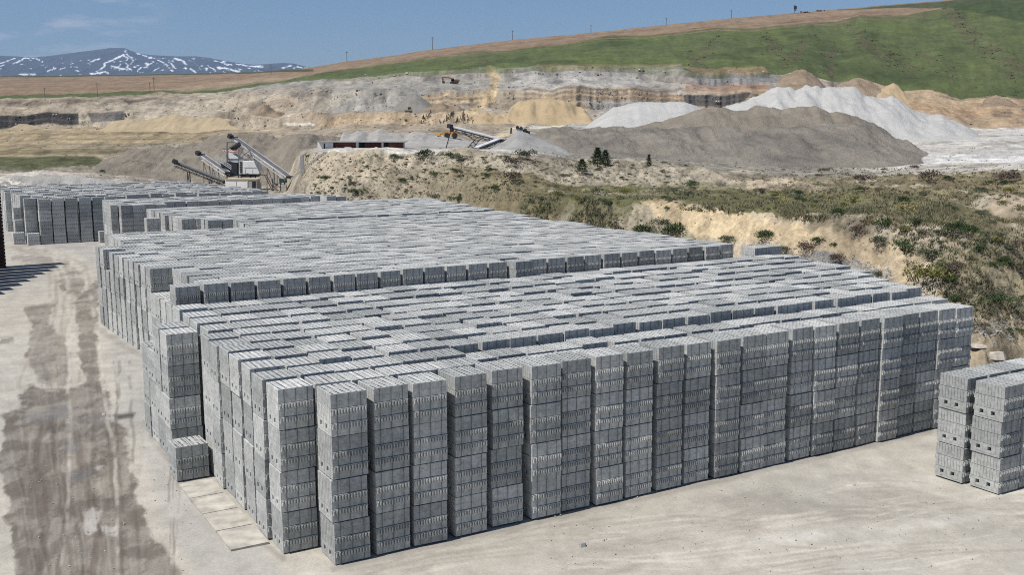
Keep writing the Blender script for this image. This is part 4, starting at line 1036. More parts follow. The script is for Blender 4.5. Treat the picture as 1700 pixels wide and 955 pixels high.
conveyor('short conveyor with pale rails, left of the crushing tower', cp(335, 257, 3), cp(378, 287, -2), 1.2, [(.2, gz0), (.55, gz0)], M_lightsteel, M_belt)
conveyor('low dark covered conveyor reaching out farthest left of the plant', cp(292, 271, -6), cp(373, 303, -6), 1.2, [(.28, gz0), (.72, gz0)], M_dark, M_steel, cover=True)
root = empty('crushing_tower', cp(396, 316, 2)); o = Vector(root.location); tag(root, 'dark steel crushing tower with red railing and white feed chute', 'crushing tower')
def q(x, y, d=0.): return cp(x, y, d)-o
f = MB()
xs_ = (377, 396, 416)
for d in (0, 4.2):
    for x, yt in zip(xs_, (235, 247, 252)): f.bar(q(x, yt, d), q(x, 318, d), .2)
    for y in (264, 290): f.bar(q(377, y, d), q(416, y, d), .18)
    f.bar(q(377, 236, d), q(389, 236, d), .14); f.bar(q(377, 249, d), q(396, 236, d), .12); f.bar(q(396, 249, d), q(416, 264, d), .12); f.bar(q(396, 264, d), q(416, 249, d), .12)
for x in xs_:
    for y in (249 if x < 416 else 256, 264, 290): f.bar(q(x, y, 0), q(x, y, 4.2), .14)
f.bar(q(416, 252, 0), q(408, 243, 0), .14); f.bar(q(396, 262, 0), q(404, 246, 0), .14)
f.build('frame', M_steel, root)
b = MB()
for y in (248, 251.5):
    b.bar(q(371, y, -1), q(393, y+1, -1), .13); b.bar(q(371, y, 4.5), q(393, y+1, 4.5), .1); b.bar(q(371, y, -1), q(371, y, 4.5), .1)
b.build('railing', M_red, root)
b = MB(); b.prism([q(369, 249, 0), q(375, 248, 0), q(396, 263, 0), q(394, 271, 0), q(380, 268, 0)], (0, 3.6, 0)); b.build('feed_chute', M_white, root)
b = MB(); b.prism([q(366, 272, -.5), q(377, 268, -.5), q(393, 270, -.5), q(393, 292, -.5), q(380, 294, -.5), q(371, 288, -.5)], (0, 4, 0)); b.build('crusher_body', M_dark, root)
b = MB(); b.prism([q(380, 245, .4), q(388, 240, .4), q(393, 236, .4), q(397, 240, .4), q(386, 250, .4)], (0, 2.4, 0)); b.build('drop_chute', M_dark, root)
b = MB()
for k in range(9): b.bar(q(358+k*3.2, 258+k*2.1, -1.2), q(358+k*3.2, 264+k*2.1, -1.2), .08)
b.bar(q(358, 258, -1.2), q(384, 275, -1.2), .09); b.bar(q(358, 261, -1.2), q(384, 278, -1.2), .07); b.bar(q(358, 264, -1.2), q(384, 281, -1.2), .12)
b.build('walkway_rail', M_lightsteel, root)
root = empty('screen_house', cp(416, 292, -1)); o = Vector(root.location); tag(root, 'white screen housing with sloping front beside the crushing tower', 'screen house')
b = MB(); b.prism([q(403, 267, -1), q(421, 267, -1), q(430, 285, -1), q(430, 289, -1), q(403, 289, -1)], (0, 4, 0)); b.build('housing', M_white, root, .04)
b = MB(); b.prism([q(397, 266, -.8), q(402.6, 266, -.8), q(402.6, 289, -.8), q(397, 289, -.8)], (0, 3.6, 0)); b.build('side_panel', M_lightsteel, root)
for k in range(5):
    b = MB(); b.box(q(400, 270+k*3.9, -.9), (.35, .12, .32)); b.build('louver', M_dark, root)
b = MB(); b.bar(q(405, 277.6, -1.05), q(425.2, 277.6, -1.05), .05); b.bar(q(407, 280, -1.05), q(407, 288, -1.05), .04); b.bar(q(419, 280, -1.05), q(419, 288, -1.05), .04); b.build('seam', M_lightsteel, root)
b = MB(); b.prism([q(398, 289.6, -.6), q(427, 289.6, -.6), q(424, 294, -.6), q(400, 294, -.6)], (0, 3.2, 0)); b.tube(q(411, 291, -1.2), q(411, 291, -.6), .35); b.build('base', M_dark, root)
for x in (400, 424):
    b = MB(); b.bar(q(x, 294, .5), q(x, 318, .5), .2); b.build('leg', M_dark, root)
root = empty('access_ladder', cp(452, 317, -3)); o = Vector(root.location); tag(root, 'dark steel access stair leaning to the long conveyor', 'stair')
b = MB(); b.bar(q(439, 290, -3), q(452, 317, -3), .1); b.bar(q(442, 290, -3), q(455.5, 317, -3), .1); b.bar(q(426, 291, -3), q(441, 290, -3), .12); b.build('stringer', M_dark, root)
for k in range(9):
    b = MB(); t = (k+.5)/9; b.bar(q(439+13*t, 290+27*t, -3), q(442+13.5*t, 290+27*t, -3), .12, .06); b.build('tread', M_dark, root)
root = empty('conveyor_drive', cp(465, 316, -4)); o = Vector(root.location); tag(root, 'dark drive frame with green motor under the low end of the long conveyor', 'drive unit')
b = MB()
for x in (453, 466, 473): b.bar(q(x, 296, -4), q(x, 317, -4), .16)
b.bar(q(453, 302, -4), q(466, 312, -4), .1); b.bar(q(466, 302, -4), q(453, 312, -4), .1); b.bar(q(453, 305, -4), q(473, 305, -4), .12); b.build('frame', M_dark, root)
b = MB(); b.box(q(470, 300, -4), (1.2, .9, .7)); b.build('motor', plain('green_enamel', (.02, .06, .05), .5), root)
b = MB(); b.box(q(471.5, 312, -4.6), (.9, .8, 1.2)); b.build('pedestal', M_slab, root)
root = empty('control_cabin', cp(393, 318, -12)); o = Vector(root.location); tag(root, 'white site cabin with yellow top trim and dark doorway', 'cabin')
yy = -12
b = MB(); b.prism([q(374, 299.5, yy), q(411, 299.5, yy), q(411, 321, yy), q(374, 321, yy)], (0, 2.6, 0)); b.build('wall', M_white, root)
b = MB(); b.prism([q(411.1, 299.5, yy), q(426, 299.5, yy), q(426, 321, yy), q(411.1, 321, yy)], (0, 2.6, 0)); b.build('end_wall', M_greywall, root)
b = MB(); b.prism([q(374, 296.6, yy-.1), q(426.5, 296.6, yy-.1), q(426.5, 298.6, yy-.1), q(374, 298.6, yy-.1)], (0, .1, 0)); b.build('roof_trim', M_yellow, root)
b = MB(); b.prism([q(374, 296.8, yy), q(426.5, 296.8, yy), q(426.5, 299.3, yy), q(374, 299.3, yy)], (0, 2.8, 0)); b.build('roof', M_lightsteel, root)
b = MB(); b.prism([q(410, 299.5, yy-.06), q(411.6, 299.5, yy-.06), q(411.6, 321, yy-.06), q(410, 321, yy-.06)], (0, .1, 0)); b.build('corner_post', M_yellow, root)
b = MB(); b.prism([q(418.5, 301.5, yy-.04), q(424.6, 301.5, yy-.04), q(424.6, 320, yy-.04), q(418.5, 320, yy-.04)], (0, .08, 0)); b.build('door', M_glass_and_shade, root)
b = MB(); b.bar(q(392, 299.5, yy-.03), q(392, 320, yy-.03), .05); b.build('seam', M_lightsteel, root)
root = empty('wall_panel', cp(430, 319, -11)); o = Vector(root.location); tag(root, 'plain grey concrete wall panel beside the white cabin', 'wall')
b = MB(); b.prism([q(426.8, 300, -11), q(433.5, 300.5, -11), q(433.5, 321, -11), q(426.8, 321, -11)], (0, .3, 0)); b.build('wall_panel_face', M_slab, root)
# stair strip climbing the bank end
b = MB(); pts = []
for k in range(26):
    t = k/25; p = drop(487+53*t, 296-41*t)
    if p is not None: pts.append(p)
root = empty('bank_stair', pts[0]); tag(root, 'pale stepped strip climbing the left end of the sandy bank', 'stair')
for p in pts[::1]:
    d_ = p-pts[0]
    if abs(p.y-pts[-1].y) > 60: continue
    MB().box(d_+Vector((0, 0, .12)), (.55, .5, .22)).build('step', M_slab, root)
root = empty('concrete_post', at(502, 284, 150)); tag(root, 'short grey concrete post near the foot of the stepped strip', 'post')
b = MB(); b.box((0, 0, .9), (.5, .4, 2.6)); b.build('post_shaft', M_greywall, root)

# ------------------------------------------------------------------ brick shed, pale conveyor, machines beyond the crest
YS = 192
def s_(x, y, d=0.): return at(x, y, YS+d)
root = empty('brick_shed', s_(600, 252)); o = Vector(root.location); tag(root, 'long low open fronted shed with red brick back and white end', 'shed')
def sq(x, y, d=0.): return s_(x, y, d)-o
def slab(x0, y0, x1, y1, d, th): return MB().prism([sq(x0, y0, d), sq(x1, y0, d), sq(x1, y1, d), sq(x0, y1, d)], (0, th, 0))
slab(528, 234.6, 672, 236, -.6, 5).build('roof', M_greywall, root)
slab(527, 236, 553, 256, 0, .3).build('end_panel', M_white, root)
for x0, x1 in ((553.2, 591), (606, 634), (645, 670)): slab(x0, 236.2, x1, 256, 2.2 if x0 == 606 else 1.2, .3).build('back_wall', M_brick, root)
for x0, x1 in ((595, 606), (636, 645)): slab(x0, 236.2, x1, 256, 4, .3).build('bay_shade', M_glass_and_shade, root)  # dark panels stand in for the shade inside the open bays
for x0, x1 in ((591, 595), (633.4, 636.2), (670, 671.5)): slab(x0, 236.1, x1, 256, 0, 1.).build('pillar', M_white, root)
slab(537.5, 238, 539.5, 248, -.08, .08).build('pipe', M_dark, root)
conveyor('pale covered conveyor beyond the bank crest, sloping down to the right', at(752, 212.5, 192), at(834, 234, 186), 1.5, [], M_dark, M_lightsteel, cover=True)
conveyor('low pale conveyor crossing under the longer pale one', at(828, 233, 180), at(790, 248, 176), 1.4, [], M_dark, M_lightsteel, cover=True, motor=False)
for a, b_, lab in (((750, 211), (740, 248), 'thin dark prop standing under the pale conveyor head'), ((789, 231), (775, 247), 'dark lattice strut below the pale conveyor'), ((768, 220), (790, 234), 'slim dark brace under the middle of the pale conveyor')):
    m = MB(); P0, P1 = at(*a, 187), at(*b_, 187); m.bar((0, 0, 0), P1-P0, .16)
    if 'lattice' in lab:
        m.bar((1, 0, .1), P1-P0+Vector((1., 0, 0)), .14)
        for k in range(6): m.bar((P1-P0)*(k/6)+Vector((k % 2, 0, 0)), (P1-P0)*((k+1)/6)+Vector(((k+1) % 2, 0, 0)), .09)
    o_ = m.build('prop', M_dark); o_.location = P0; tag(o_, lab, 'prop')
root = empty('wheel_loader', at(742, 226, 226)); o = Vector(root.location); tag(root, 'orange loader half hidden behind the pale pumice heap', 'loader')
def g(x, y, d=0.): return at(x, y, 226+d)-o
MB().prism([g(738, 219), g(758, 217.5), g(760, 220), g(752, 223.5), g(738, 223)], (0, 2.2, 0)).build('body', M_orange, root)
MB().prism([g(747, 213.5, .4), g(753, 213.5, .4), g(754, 218, .4), g(747, 218, .4)], (0, 1.5, 0)).build('cab', M_glass_and_shade, root)
MB().bar(g(738, 221, 1), g(728, 223.5, 1), .35).build('arm', M_orange, root)
MB().prism([g(724, 222), g(730, 221.5), g(730, 225.5), g(725, 225.5)], (0, 2.4, 0)).build('bucket', M_yellow, root)
for x in (742, 755):
    for d in (-.3, 2.3): MB().tube(g(x, 225, d), g(x, 225, d+.5), .62, n=12).build('wheel', M_dark, root)
root = empty('screening_machine', at(866, 224, 186)); o = Vector(root.location); tag(root, 'white and black screening machine above the grey pumice heap', 'screening machine')
def g(x, y, d=0.): return at(x, y, 186+d)-o
MB().prism([g(852, 214), g(868, 211), g(870, 220), g(852, 224)], (0, 2, 0)).build('hopper', M_white, root)
for x, y in ((859, 211.5), (865, 213), (872, 216)): MB().tube(g(x, y, -.3), g(x, y, 2.3), .32, n=10).build('roller', M_dark, root)
MB().prism([g(868, 215), g(880, 218), g(880, 223), g(868, 221)], (0, 1.8, 0)).build('engine', M_dark, root)
MB().prism([g(880, 218.5), g(889, 220), g(889, 222.5), g(880, 222)], (0, 1.2, 0)).build('discharge_belt', M_lightsteel, root)
MB().bar(g(849, 212, .5), g(848, 222, .5), .3).build('prop', M_dark, root)
ex = drop(755, 139) or at(755, 139, 490); YE = ex.y
root = empty('excavator', ex); tag(root, 'brown tracked excavator working on the pale upper quarry floor', 'excavator'); o = ex.copy()
def g(x, y, d=0.): return at(x, y, YE+d)-o
for d in (-1.4, 1.2): MB().prism([g(746.5, 136.6, d), g(748, 135.2, d), g(760, 135.2, d), g(762, 136.6, d), g(760, 138.6, d), g(748, 138.6, d)], (0, .7, 0)).build('track', M_dark, root)
MB().prism([g(750, 131.8, -1), g(760, 131.2, -1), g(762.5, 132.6, -1), g(762.5, 135, -1), g(749.5, 135, -1)], (0, 2.6, 0)).build('house', plain('excavator_brown', (.16, .085, .04), .6), root)
MB().prism([g(749, 129.6, -1), g(753.6, 129.6, -1), g(754, 134.6, -1), g(748.6, 134.6, -1)], (0, 1.2, 0)).build('cab', M_glass_and_shade, root)
MB().bar(g(755, 133), g(745.5, 128.6), .75, .5).bar(g(745.5, 128.6), g(739, 128.2), .7, .5).build('boom', plain('excavator_boom', (.26, .12, .045), .6), root)
MB().bar(g(740, 127.6), g(733.8, 127.8), .5).bar(g(734, 127), g(735.6, 134.6), .55, .4).build('stick', plain('excavator_stick', (.20, .10, .05), .6), root)
MB().prism([g(734, 133.8, -.7), g(738, 134.4, -.7), g(739, 137.4, -.7), g(734.4, 138, -.7)], (0, 1.4, 0)).build('bucket', M_dark, root)
lx = drop(678, 186) or at(678, 186, 390); YL = lx.y
root = empty('bulldozer', lx); tag(root, 'small tan bulldozer at the foot of the dark grey spoil cone', 'bulldozer'); o = lx.copy()
def g(x, y, d=0.): return at(x, y, YL+d)-o
MB().prism([g(674, 182), g(683, 181), g(684, 184.6), g(674, 184.6)], (0, 2, 0)).build('body', plain('tan_paint', (.34, .25, .15), .6), root)
MB().prism([g(677, 177.6, .3), g(681.5, 177.6, .3), g(682, 181.4, .3), g(677, 181.4, .3)], (0, 1.4, 0)).build('cab', M_dark, root)
for d in (-.3, 1.8): MB().prism([g(673, 185.2, d), g(675, 184, d), g(683, 184, d), g(685, 185.2, d), g(683, 186.6, d), g(675, 186.6, d)], (0, .5, 0)).build('track', M_dark, root)
MB().prism([g(671.4, 182.6, -.4), g(672.4, 182.6, -.4), g(672.6, 186.6, -.4), g(671.2, 186.6, -.4)], (0, 3, 0)).build('blade', plain('blade_tan', (.30, .24, .17), .6), root)

# ------------------------------------------------------------------ poles
POLES = [(576, 84, 101, 'power pole on the skyline, leftmost of the ridge'), (718, 62, 82, 'power pole standing tall on the ridge above the excavator'), (851, 51, 66, 'power pole on the ridge above the sand heap'),
         (981, 42, 54, 'power pole on the ridge right of the sand heap'), (1106, 30, 41, 'power pole on the ridge above the smaller white heap'), (1214, 17, 30, 'power pole on the ridge where grass meets field'),
         (1319, 8, 21, 'stout pole carrying a transformer on the ridge'), (450, 107, 122, 'power pole against the end of the snowy mountain'),
         (75, 146, 167, 'power pole in the grass strip above the dark rock face'), (162, 138, 161, 'power pole in the grass strip, second from the frame edge'), (256, 129, 151, 'power pole beside the long earth mound'), (249, 137, 151, 'short power pole just before the taller one by the mound')]
for x, yt, yb, lab in POLES:
    p = drop(x, yb) or drop(x, yb+2) or at(x, yb, 900)
    h = (yb-yt)*p.y/F; r = max(.14, .00030*p.y)
    root = empty('power_pole', p); tag(root, 'thin dark '+lab, 'power pole', 'power poles along the fields')
    MB().tube((0, 0, -.6), (0, 0, h), r, r*.75).build('post', M_wood, root)
    MB().box((0, 0, h*.93), (h*.22, r*1.3, r*1.5)).build('crossarm', M_wood, root)
    if 'transformer' in lab:
        MB().box((.5, 0, h*.66), (2.2, 1.6, 2.4)).build('transformer', M_dark, root); MB().box((.6, 0, h*.36), (1.5, 1.2, .9)).build('switch_box', M_dark, root)
for x, y, s, lab in ((1336, 19.5, 3.2, 'low stone pile on the skyline right of the transformer pole'), (1361, 17, 2.6, 'small dark stone pile on the skyline beside the grass field edge')):
    p = drop(x, y+1.5) or at(x, y, 880)
    b = MB()
    for k in range(14): b.box((rnd.gauss(0, s*.6), rnd.gauss(0, .6), rnd.uniform(.1, s*.35)), (rnd.uniform(.6, 1.6), 1, rnd.uniform(.5, 1.1)), rz=rnd.random())
    o_ = b.build('stone_pile', M_wood); o_.location = p; tag(o_, lab, 'stone pile')

# ------------------------------------------------------------------ plants
def bush_mesh(name, mat, n, seed, flat=.75, leaf=.17, spiky=False):
    r = np.random.default_rng(seed); Vv, Q = [], []
    lobes = [(r.normal(0, .28), r.normal(0, .28), r.uniform(.25, .5), r.uniform(.34, .55)) for _ in range(6)]
    for i in range(n):
        lx, ly, lz, lr = lobes[r.integers(len(lobes))]
        d = r.normal(size=3); d /= np.linalg.norm(d); d[2] = abs(d[2])*1.0-.15
        c = np.array([lx, ly, lz*flat])+d*lr*r.uniform(.55, 1.08)*np.array([1, 1, flat])
        if c[2] < .0: c[2] = r.uniform(0, .1)
        s = leaf*r.uniform(.5, 1.25)
        if spiky:
            t = d*np.array([1, 1, 1.3])+r.normal(0, .3, 3); t /= np.linalg.norm(t); sd = np.cross(t, r.normal(size=3)); sd /= np.linalg.norm(sd)
            P = [c-sd*s*.28, c+sd*s*.28, c+t*s*1.5+sd*s*.05, c+t*s*1.5-sd*s*.05]
        else:
            t = r.normal(size=3); t /= np.linalg.norm(t); sd = np.cross(t, r.normal(size=3)); sd /= np.linalg.norm(sd)
            P = [c-t*s*.5-sd*s*.3, c-t*s*.1+sd*s*.45, c+t*s*.6+sd*s*.1, c+t*s*.1-sd*s*.5]
        Q.append([len(Vv)+k for k in range(4)]); Vv += P
    return np_mesh(name, np.array(Vv), np.array(Q), mat)
BUSH = {}
for kname, seed in (('green', 1), ('grey', 20), ('brown', 40), ('yellow', 60)):
    BUSH[kname] = [bush_mesh('shrub', M_leaf[kname], 800 if kname != 'brown' else 620, seed+i, .8, .085, spiky=(i == 0)) for i in range(3)]
def shrub(x, y, px, kind, label, group, sq=1.):
    p = drop(x, y)
    if p is None or p.y > 260: return None
    o = mesh_obj('shrub', rnd.choice(BUSH[kind])); s = px*p.y/F*.95
    o.location = p-Vector((0, 0, .05*s)); o.scale = (s, s, s*sq*rnd.uniform(.85, 1.15)); o.rotation_euler = (0, 0, rnd.random()*6.28)
    return tag(o, label, 'shrub', group)
named = [
 (1391, 358, 24, 'green', 'dark green rounded shrub on the grass band above the bare sand scar'), (1473, 378, 28, 'green', 'wide green shrub low on the grass band'), (1523, 372, 20, 'green', 'small green shrub on the rim of the grass band'),
 (1426, 392, 26, 'brown', 'dark brown dry shrub at the edge of the grass band'), (1461, 407, 27, 'grey', 'grey green shrub on the upper edge of the sand slope'), (1500, 414, 24, 'green', 'grey blue round shrub standing free on the sand slope'),
 (1586, 386, 36, 'green', 'broad bright green shrub high on the scrubby slope'), (1611, 390, 26, 'green', 'green shrub close behind the broad bright one'), (1665, 438, 24, 'green', 'dense green ball shrub on the slope near the frame edge'),
 (1548, 428, 34, 'grey', 'spreading grey shrub at the end of the sand slope'), (1395, 437, 26, 'brown', 'dry brown shrub low on the sand slope'), (1457, 460, 22, 'grey', 'grey green shrub low on the sand by the field rim'),
 (1307, 418, 19, 'grey', 'grey green shrub below the bare sand scar'), (1338, 416, 30, 'brown', 'tangled brown shrub below the bare sand scar'), (1357, 403, 20, 'green', 'small green shrub in the tangle below the sand scar'),
 (1272, 398, 32, 'green', 'large green shrub at the foot of the bare sand scar'), (1586, 503, 24, 'green', 'green shrub behind the far corner of the front field'), (1655, 506, 28, 'green', 'round green shrub low on the slope by the frame edge'),
 (1550, 466, 42, 'yellow', 'broad yellow green shrub above the front field corner'), (1501, 338, 20, 'green', 'green shrub alone on the rolling dry meadow'), (1696, 412, 30, 'brown', 'dark shrub cut by the frame edge on the slope'),
 (1627, 355, 14, 'grey', 'small grey shrub on the tan rise near the frame edge'), (1624, 416, 26, 'green', 'low green shrub in the middle of the scrubby slope'), (1253, 424, 26, 'brown', 'purple brown dry shrub at the end of the second field front'),
 (1211, 402, 22, 'grey', 'grey shrub behind the second field end'), (1570, 448, 22, 'grey', 'grey tuft shrub under the spreading grey one'), (1100, 376, 24, 'grey', 'blue grey oval shrub on the sand scar'),
 (1119, 394, 44, 'green', 'large dark green shrub under the oval one'), (1069, 390, 34, 'green', 'green shrub at the left end of the sand scar'), (1149, 312, 20, 'green', 'dark shrub on the rim above the grass band'),
 (994, 322, 18, 'grey', 'dark grey shrub on the lower sandy rise'), (1039, 321, 14, 'yellow', 'small yellow green shrub on the sandy rise'), (704, 262, 26, 'green', 'dark wide shrub on the bank crest under the pumice heap'),
 (747, 263, 16, 'green', 'small dark shrub on the bank crest'), (766, 265, 15, 'grey', 'purple grey shrub on the bank crest under the pale conveyor'), (850, 276, 24, 'brown', 'dark shrub in the crest hollow'), (870, 264, 24, 'grey', 'tall grey shrub at the right end of the crest'),
 (821, 316, 15, 'green', 'dark oval shrub in the middle of the sandy bank'), (589, 324, 18, 'green', 'bushy green shrub at the bank foot behind the blocks'), (539, 299, 14, 'green', 'green shrub on the bank near the stepped strip'),
 (653, 263, 14, 'green', 'low dark shrub at the crest behind the sandy face'), (762, 334, 16, 'green', 'green shrub at the bank foot by the third field corner'), (722, 330, 15, 'grey', 'grey green shrub at the bank foot'),
 (813, 285, 12, 'green', 'dark upright shrub high on the sandy bank'), (808, 294, 11, 'green', 'dark small shrub just under the upright one'), (754, 285, 11, 'green', 'dark round shrub high on the bank face'), (722, 293, 15, 'green', 'dark shrub in the middle of the bank face'),
 (848, 301, 28, 'brown', 'wide brown green shrub below the crest hollow'), (586, 307, 11, 'grey', 'grey tuft on the pale bank face'), (668, 302, 13, 'green', 'dark patch shrub in the middle of the pale bank'), (512, 262, 11, 'grey', 'small grey shrub beside the white shed end'),
 (1270, 320, 16, 'brown', 'brown shrub among the pale humps of the terrace'), (1436, 303, 26, 'brown', 'flat brown shrub at the front of the rolling meadow'), (1540, 300, 26, 'brown', 'flat brown shrub in the middle of the rolling meadow'), (1672, 302, 30, 'brown', 'broad brown shrub at the meadow edge by the white ground'),
 (1414, 271, 12, 'brown', 'dark small shrub at the toe of the dark gravel heap'), (1385, 410, 12, 'green', 'small green shrub on the bare slope above the brown tangle'), (1440, 372, 14, 'brown', 'low brown shrub on the grass band'),
 (360, 247, 9, 'yellow', 'small yellow green shrub on the spoil heap by the conveyor head'), (219, 272, 9, 'green', 'small dark shrub on the flank of the spoil heap'), (171, 287, 9, 'green', 'small dark shrub low on the spoil heap toe'), (232, 283, 7, 'green', 'tiny dark shrub on the spoil heap flank')]
count = 0
for x, y, px, kd, lab in named:
    if shrub(x, y, px, kd, lab, None): count += 1
# the rest of the low shrubs on the bank
regions = [((500, 260, 860, 330), 95, (4, 8), ('green', 'green', 'grey', 'brown'), 'tiny dark shrub dotted over the pale sandy bank below the crest', 'tiny shrubs on the pale bank'),
           ((880, 268, 1140, 312), 45, (4, 9), ('green', 'grey', 'brown'), 'tiny shrub dotted over the sandy rise below the young conifers', 'tiny shrubs on the sandy rise'),
           ((880, 318, 1700, 350), 34, (9, 18), ('green', 'grey', 'yellow', 'grey'), 'low shrub growing within the grass band above the sand scar', 'low shrubs in the grass band'),
           ((1350, 280, 1700, 330), 22, (7, 16), ('brown', 'grey', 'green'), 'low dry shrub scattered over the rolling meadow', 'low shrubs on the meadow'),
           ((1480, 370, 1700, 560), 46, (9, 24), ('grey', 'green', 'brown', 'grey', 'yellow'), 'scrubby shrub on the steep slope behind the right edge stacks', 'shrubs on the steep slope')]
for (x0, y0, x1, y1), n, (p0, p1), kinds, lab, grp in regions:
    k = 0
    for _ in range(n*4):
        if k >= n or count >= 298: break
        x, y = rnd.uniform(x0, x1), rnd.uniform(y0, y1)
        if y1 == 560 and y > 395+.0*(x) and x < 1560: continue
        p = drop(x, y)
        if p is None or p.y > 190 or p.z < .25: continue
        if shrub(x, y, rnd.uniform(p0, p1), rnd.choice(kinds), lab, grp, .85): k += 1; count += 1
# grass and scrub as ground cover
def blades(n, pts, h0, h1, w0, seed):
    r = np.random.default_rng(seed); Vv = np.zeros((len(pts)*n*3, 3), np.float32)
    P = np.repeat(np.array(pts), n, 0); m = len(P)
    hh = np.repeat(r.uniform(h0, h1, len(pts)), n)*r.uniform(.6, 1.2, m); sp = hh*.75
    base = P+np.stack([r.normal(0, .5, m)*sp, r.normal(0, .5, m)*sp, -.02*np.ones(m)], 1)
    a = r.uniform(0, 6.28, m); w = w0*r.uniform(.6, 1.5, m)
    tip = base+np.stack([r.normal(0, .45, m)*hh, r.normal(0, .45, m)*hh, hh], 1)
    sd = np.stack([np.cos(a)*w, np.sin(a)*w, 0*a], 1)
    Vv[0::3] = base-sd; Vv[1::3] = base+sd; Vv[2::3] = tip
    return Vv
def grass_stuff(name, label, mat, boxes, h0, h1, w0, seed):
    pts = []
    for (x0, y0, x1, y1), n, fn in boxes:
        for _ in range(n):
            x, y = rnd.uniform(x0, x1), rnd.uniform(y0, y1)
            if fn and not fn(x, y): continue
            p = drop(x, y)
            if p is None or p.y > 200 or p.z < .15: continue
            if vnoise(p.x/1.9+3, p.y/2.6) < .38: continue
            pts.append(p)
    Vv = blades(9, pts, h0, h1, w0, seed)
    me = np_mesh(name, Vv, np.arange(len(Vv), dtype=np.int32).reshape(-1, 3), mat)
    tag(mesh_obj(name, me), label, 'grass', kind='stuff')
scar = lambda x, y: not (1070 < x < 1370 and 346+.09*(x-1100) < y < 404) and not (1330 < x < 1560 and 376+.25*(x-1330) < y < 446+.25*(x-1330))
grass_stuff('dry_grass', 'dry olive grass tufts covering the bank and the grass band', M_grass,
            [((860, 315, 1320, 385), 3000, scar), ((1300, 325, 1720, 375), 2200, scar), ((1480, 370, 1720, 560), 1300, scar), ((1250, 272, 1720, 330), 1400, None), ((880, 262, 1300, 315), 500, None)], .10, .32, .022, 5)
grass_stuff('green_grass', 'greener grass and weeds mixed into the bank cover', M_leaf['grey'],
            [((860, 330, 1080, 395), 1000, scar), ((1080, 312, 1720, 370), 1100, scar), ((1500, 380, 1720, 520), 450, None), ((500, 262, 880, 335), 500, None)], .10, .34, .03, 6)
b = MB()
for _ in range(60):
    c0 = rnd.choice([(1170, 318), (1300, 338), (1510, 352), (1420, 340), (1340, 325), (1500, 357)]); x, y = c0[0]+rnd.gauss(0, 10), c0[1]+rnd.gauss(0, 3)
    p = drop(x, y)
    if p is not None and p.y < 140: b.box(p+Vector((0, 0, rnd.uniform(.2, .5))), (.08, .08, .06), rz=rnd.random())
tag(b.build('yellow_blossom', plain('blossom_yellow', (.38, .34, .06), .8)), 'yellow blossom specks in the grass band', 'flowers', kind='stuff')

def conifer(name, label, x, yb, yt, wpx, seed, n=1500, group=None, cat='conifer'):
    p = drop(x, yb); h = (yb-yt)*p.y/F; r0 = wpx*p.y/F*.5
    root = empty(name, p); tag(root, label, cat, group)
    MB().tube((0, 0, -.2), (0, 0, h*.96), .03*h, .006*h).build('trunk', M_bark, root)
    r = np.random.default_rng(seed); Vv = []
    for i in range(n):
        t = r.uniform(.03, 1)**.9; a = r.uniform(0, 6.28); whorl = .72+.28*math.sin(t*34)+.25*math.sin(a*5+t*20)
        rr = 1.15*r0*(1-t)**.8*whorl*r.uniform(.3, 1.08)+.012*h
        c = np.array([math.cos(a)*rr, math.sin(a)*rr, t*h+rr*.18]); s = h*.062*r.uniform(.6, 1.4)
        d = np.array([math.cos(a), math.sin(a), r.uniform(-.1, .75)])*s*1.6; sd = np.cross(d, r.normal(size=3)); sd *= s*.32/np.linalg.norm(sd)
        Vv += [c-sd, c+sd, c+d]
    me = np_mesh('crown', np.array(Vv), np.arange(len(Vv), dtype=np.int32).reshape(-1, 3), M_leaf['conifer'])
    mesh_obj('crown', me, root); return root
conifer('young_conifer', 'tallest young conifer on the sandy rise, first of the touching pair', 992, 276, 246, 27, 1)
conifer('young_conifer', 'young conifer touching the tallest one, slightly lower', 1005, 275, 250, 22, 2)
conifer('young_conifer', 'bushy round young conifer standing left of the touching pair', 966, 288, 265, 30, 3)
conifer('columnar_conifer', 'slim dark columnar conifer alone on the sandy rise', 1077, 277, 257, 8, 4, 700)
proto = None
for (x0, x1, y0, y1, n), lab in (((695, 720, 186, 207, 16), 'small conifer of the sparse leftmost plantation clump on the sandy bench'), ((730, 754, 188, 207, 24), 'small conifer of the middle plantation clump on the sandy bench'),
                                 ((758, 790, 185, 206, 36), 'small conifer of the dense plantation clump above the pale conveyor')):
    grp = lab.replace('small conifer of the ', '')
    for i in range(n):
        t = rnd.random(); x = x0+(x1-x0)*min(1, max(0, t+rnd.gauss(0, .12))); y = y1-(y1-y0)*(t if x0 < 755 else rnd.random()*.95)+rnd.gauss(0, 1.2)
        if x0 > 755: y = y1-(y1-y0)*rnd.random()*(1-abs(x-774)/22)
        p = drop(x, y)
        if p is None: continue
        if proto is None:
            r = np.random.default_rng(77); Vv = []
            for i_ in range(240):
                tt = r.uniform(.0, 1); a = r.uniform(0, 6.28); rr = .30*(1-tt)**.8*r.uniform(.4, 1.1)
                c = np.array([math.cos(a)*rr, math.sin(a)*rr, tt]); d = np.array([math.cos(a), math.sin(a), .5])*.11; sd = np.cross(d, r.normal(size=3)); sd *= .045/np.linalg.norm(sd)
                Vv += [c-sd, c+sd, c+d]
            proto = np_mesh('plantation_conifer', np.array(Vv), np.arange(len(Vv), dtype=np.int32).reshape(-1, 3), M_leaf['conifer'])
        o_ = mesh_obj('plantation_conifer', proto); h = rnd.uniform(3.2, 6.)*p.y/F; o_.location = p; o_.scale = (h*.75, h*.75, h); o_.rotation_euler = (0, 0, rnd.random()*6)
        tag(o_, lab, 'conifer', grp)
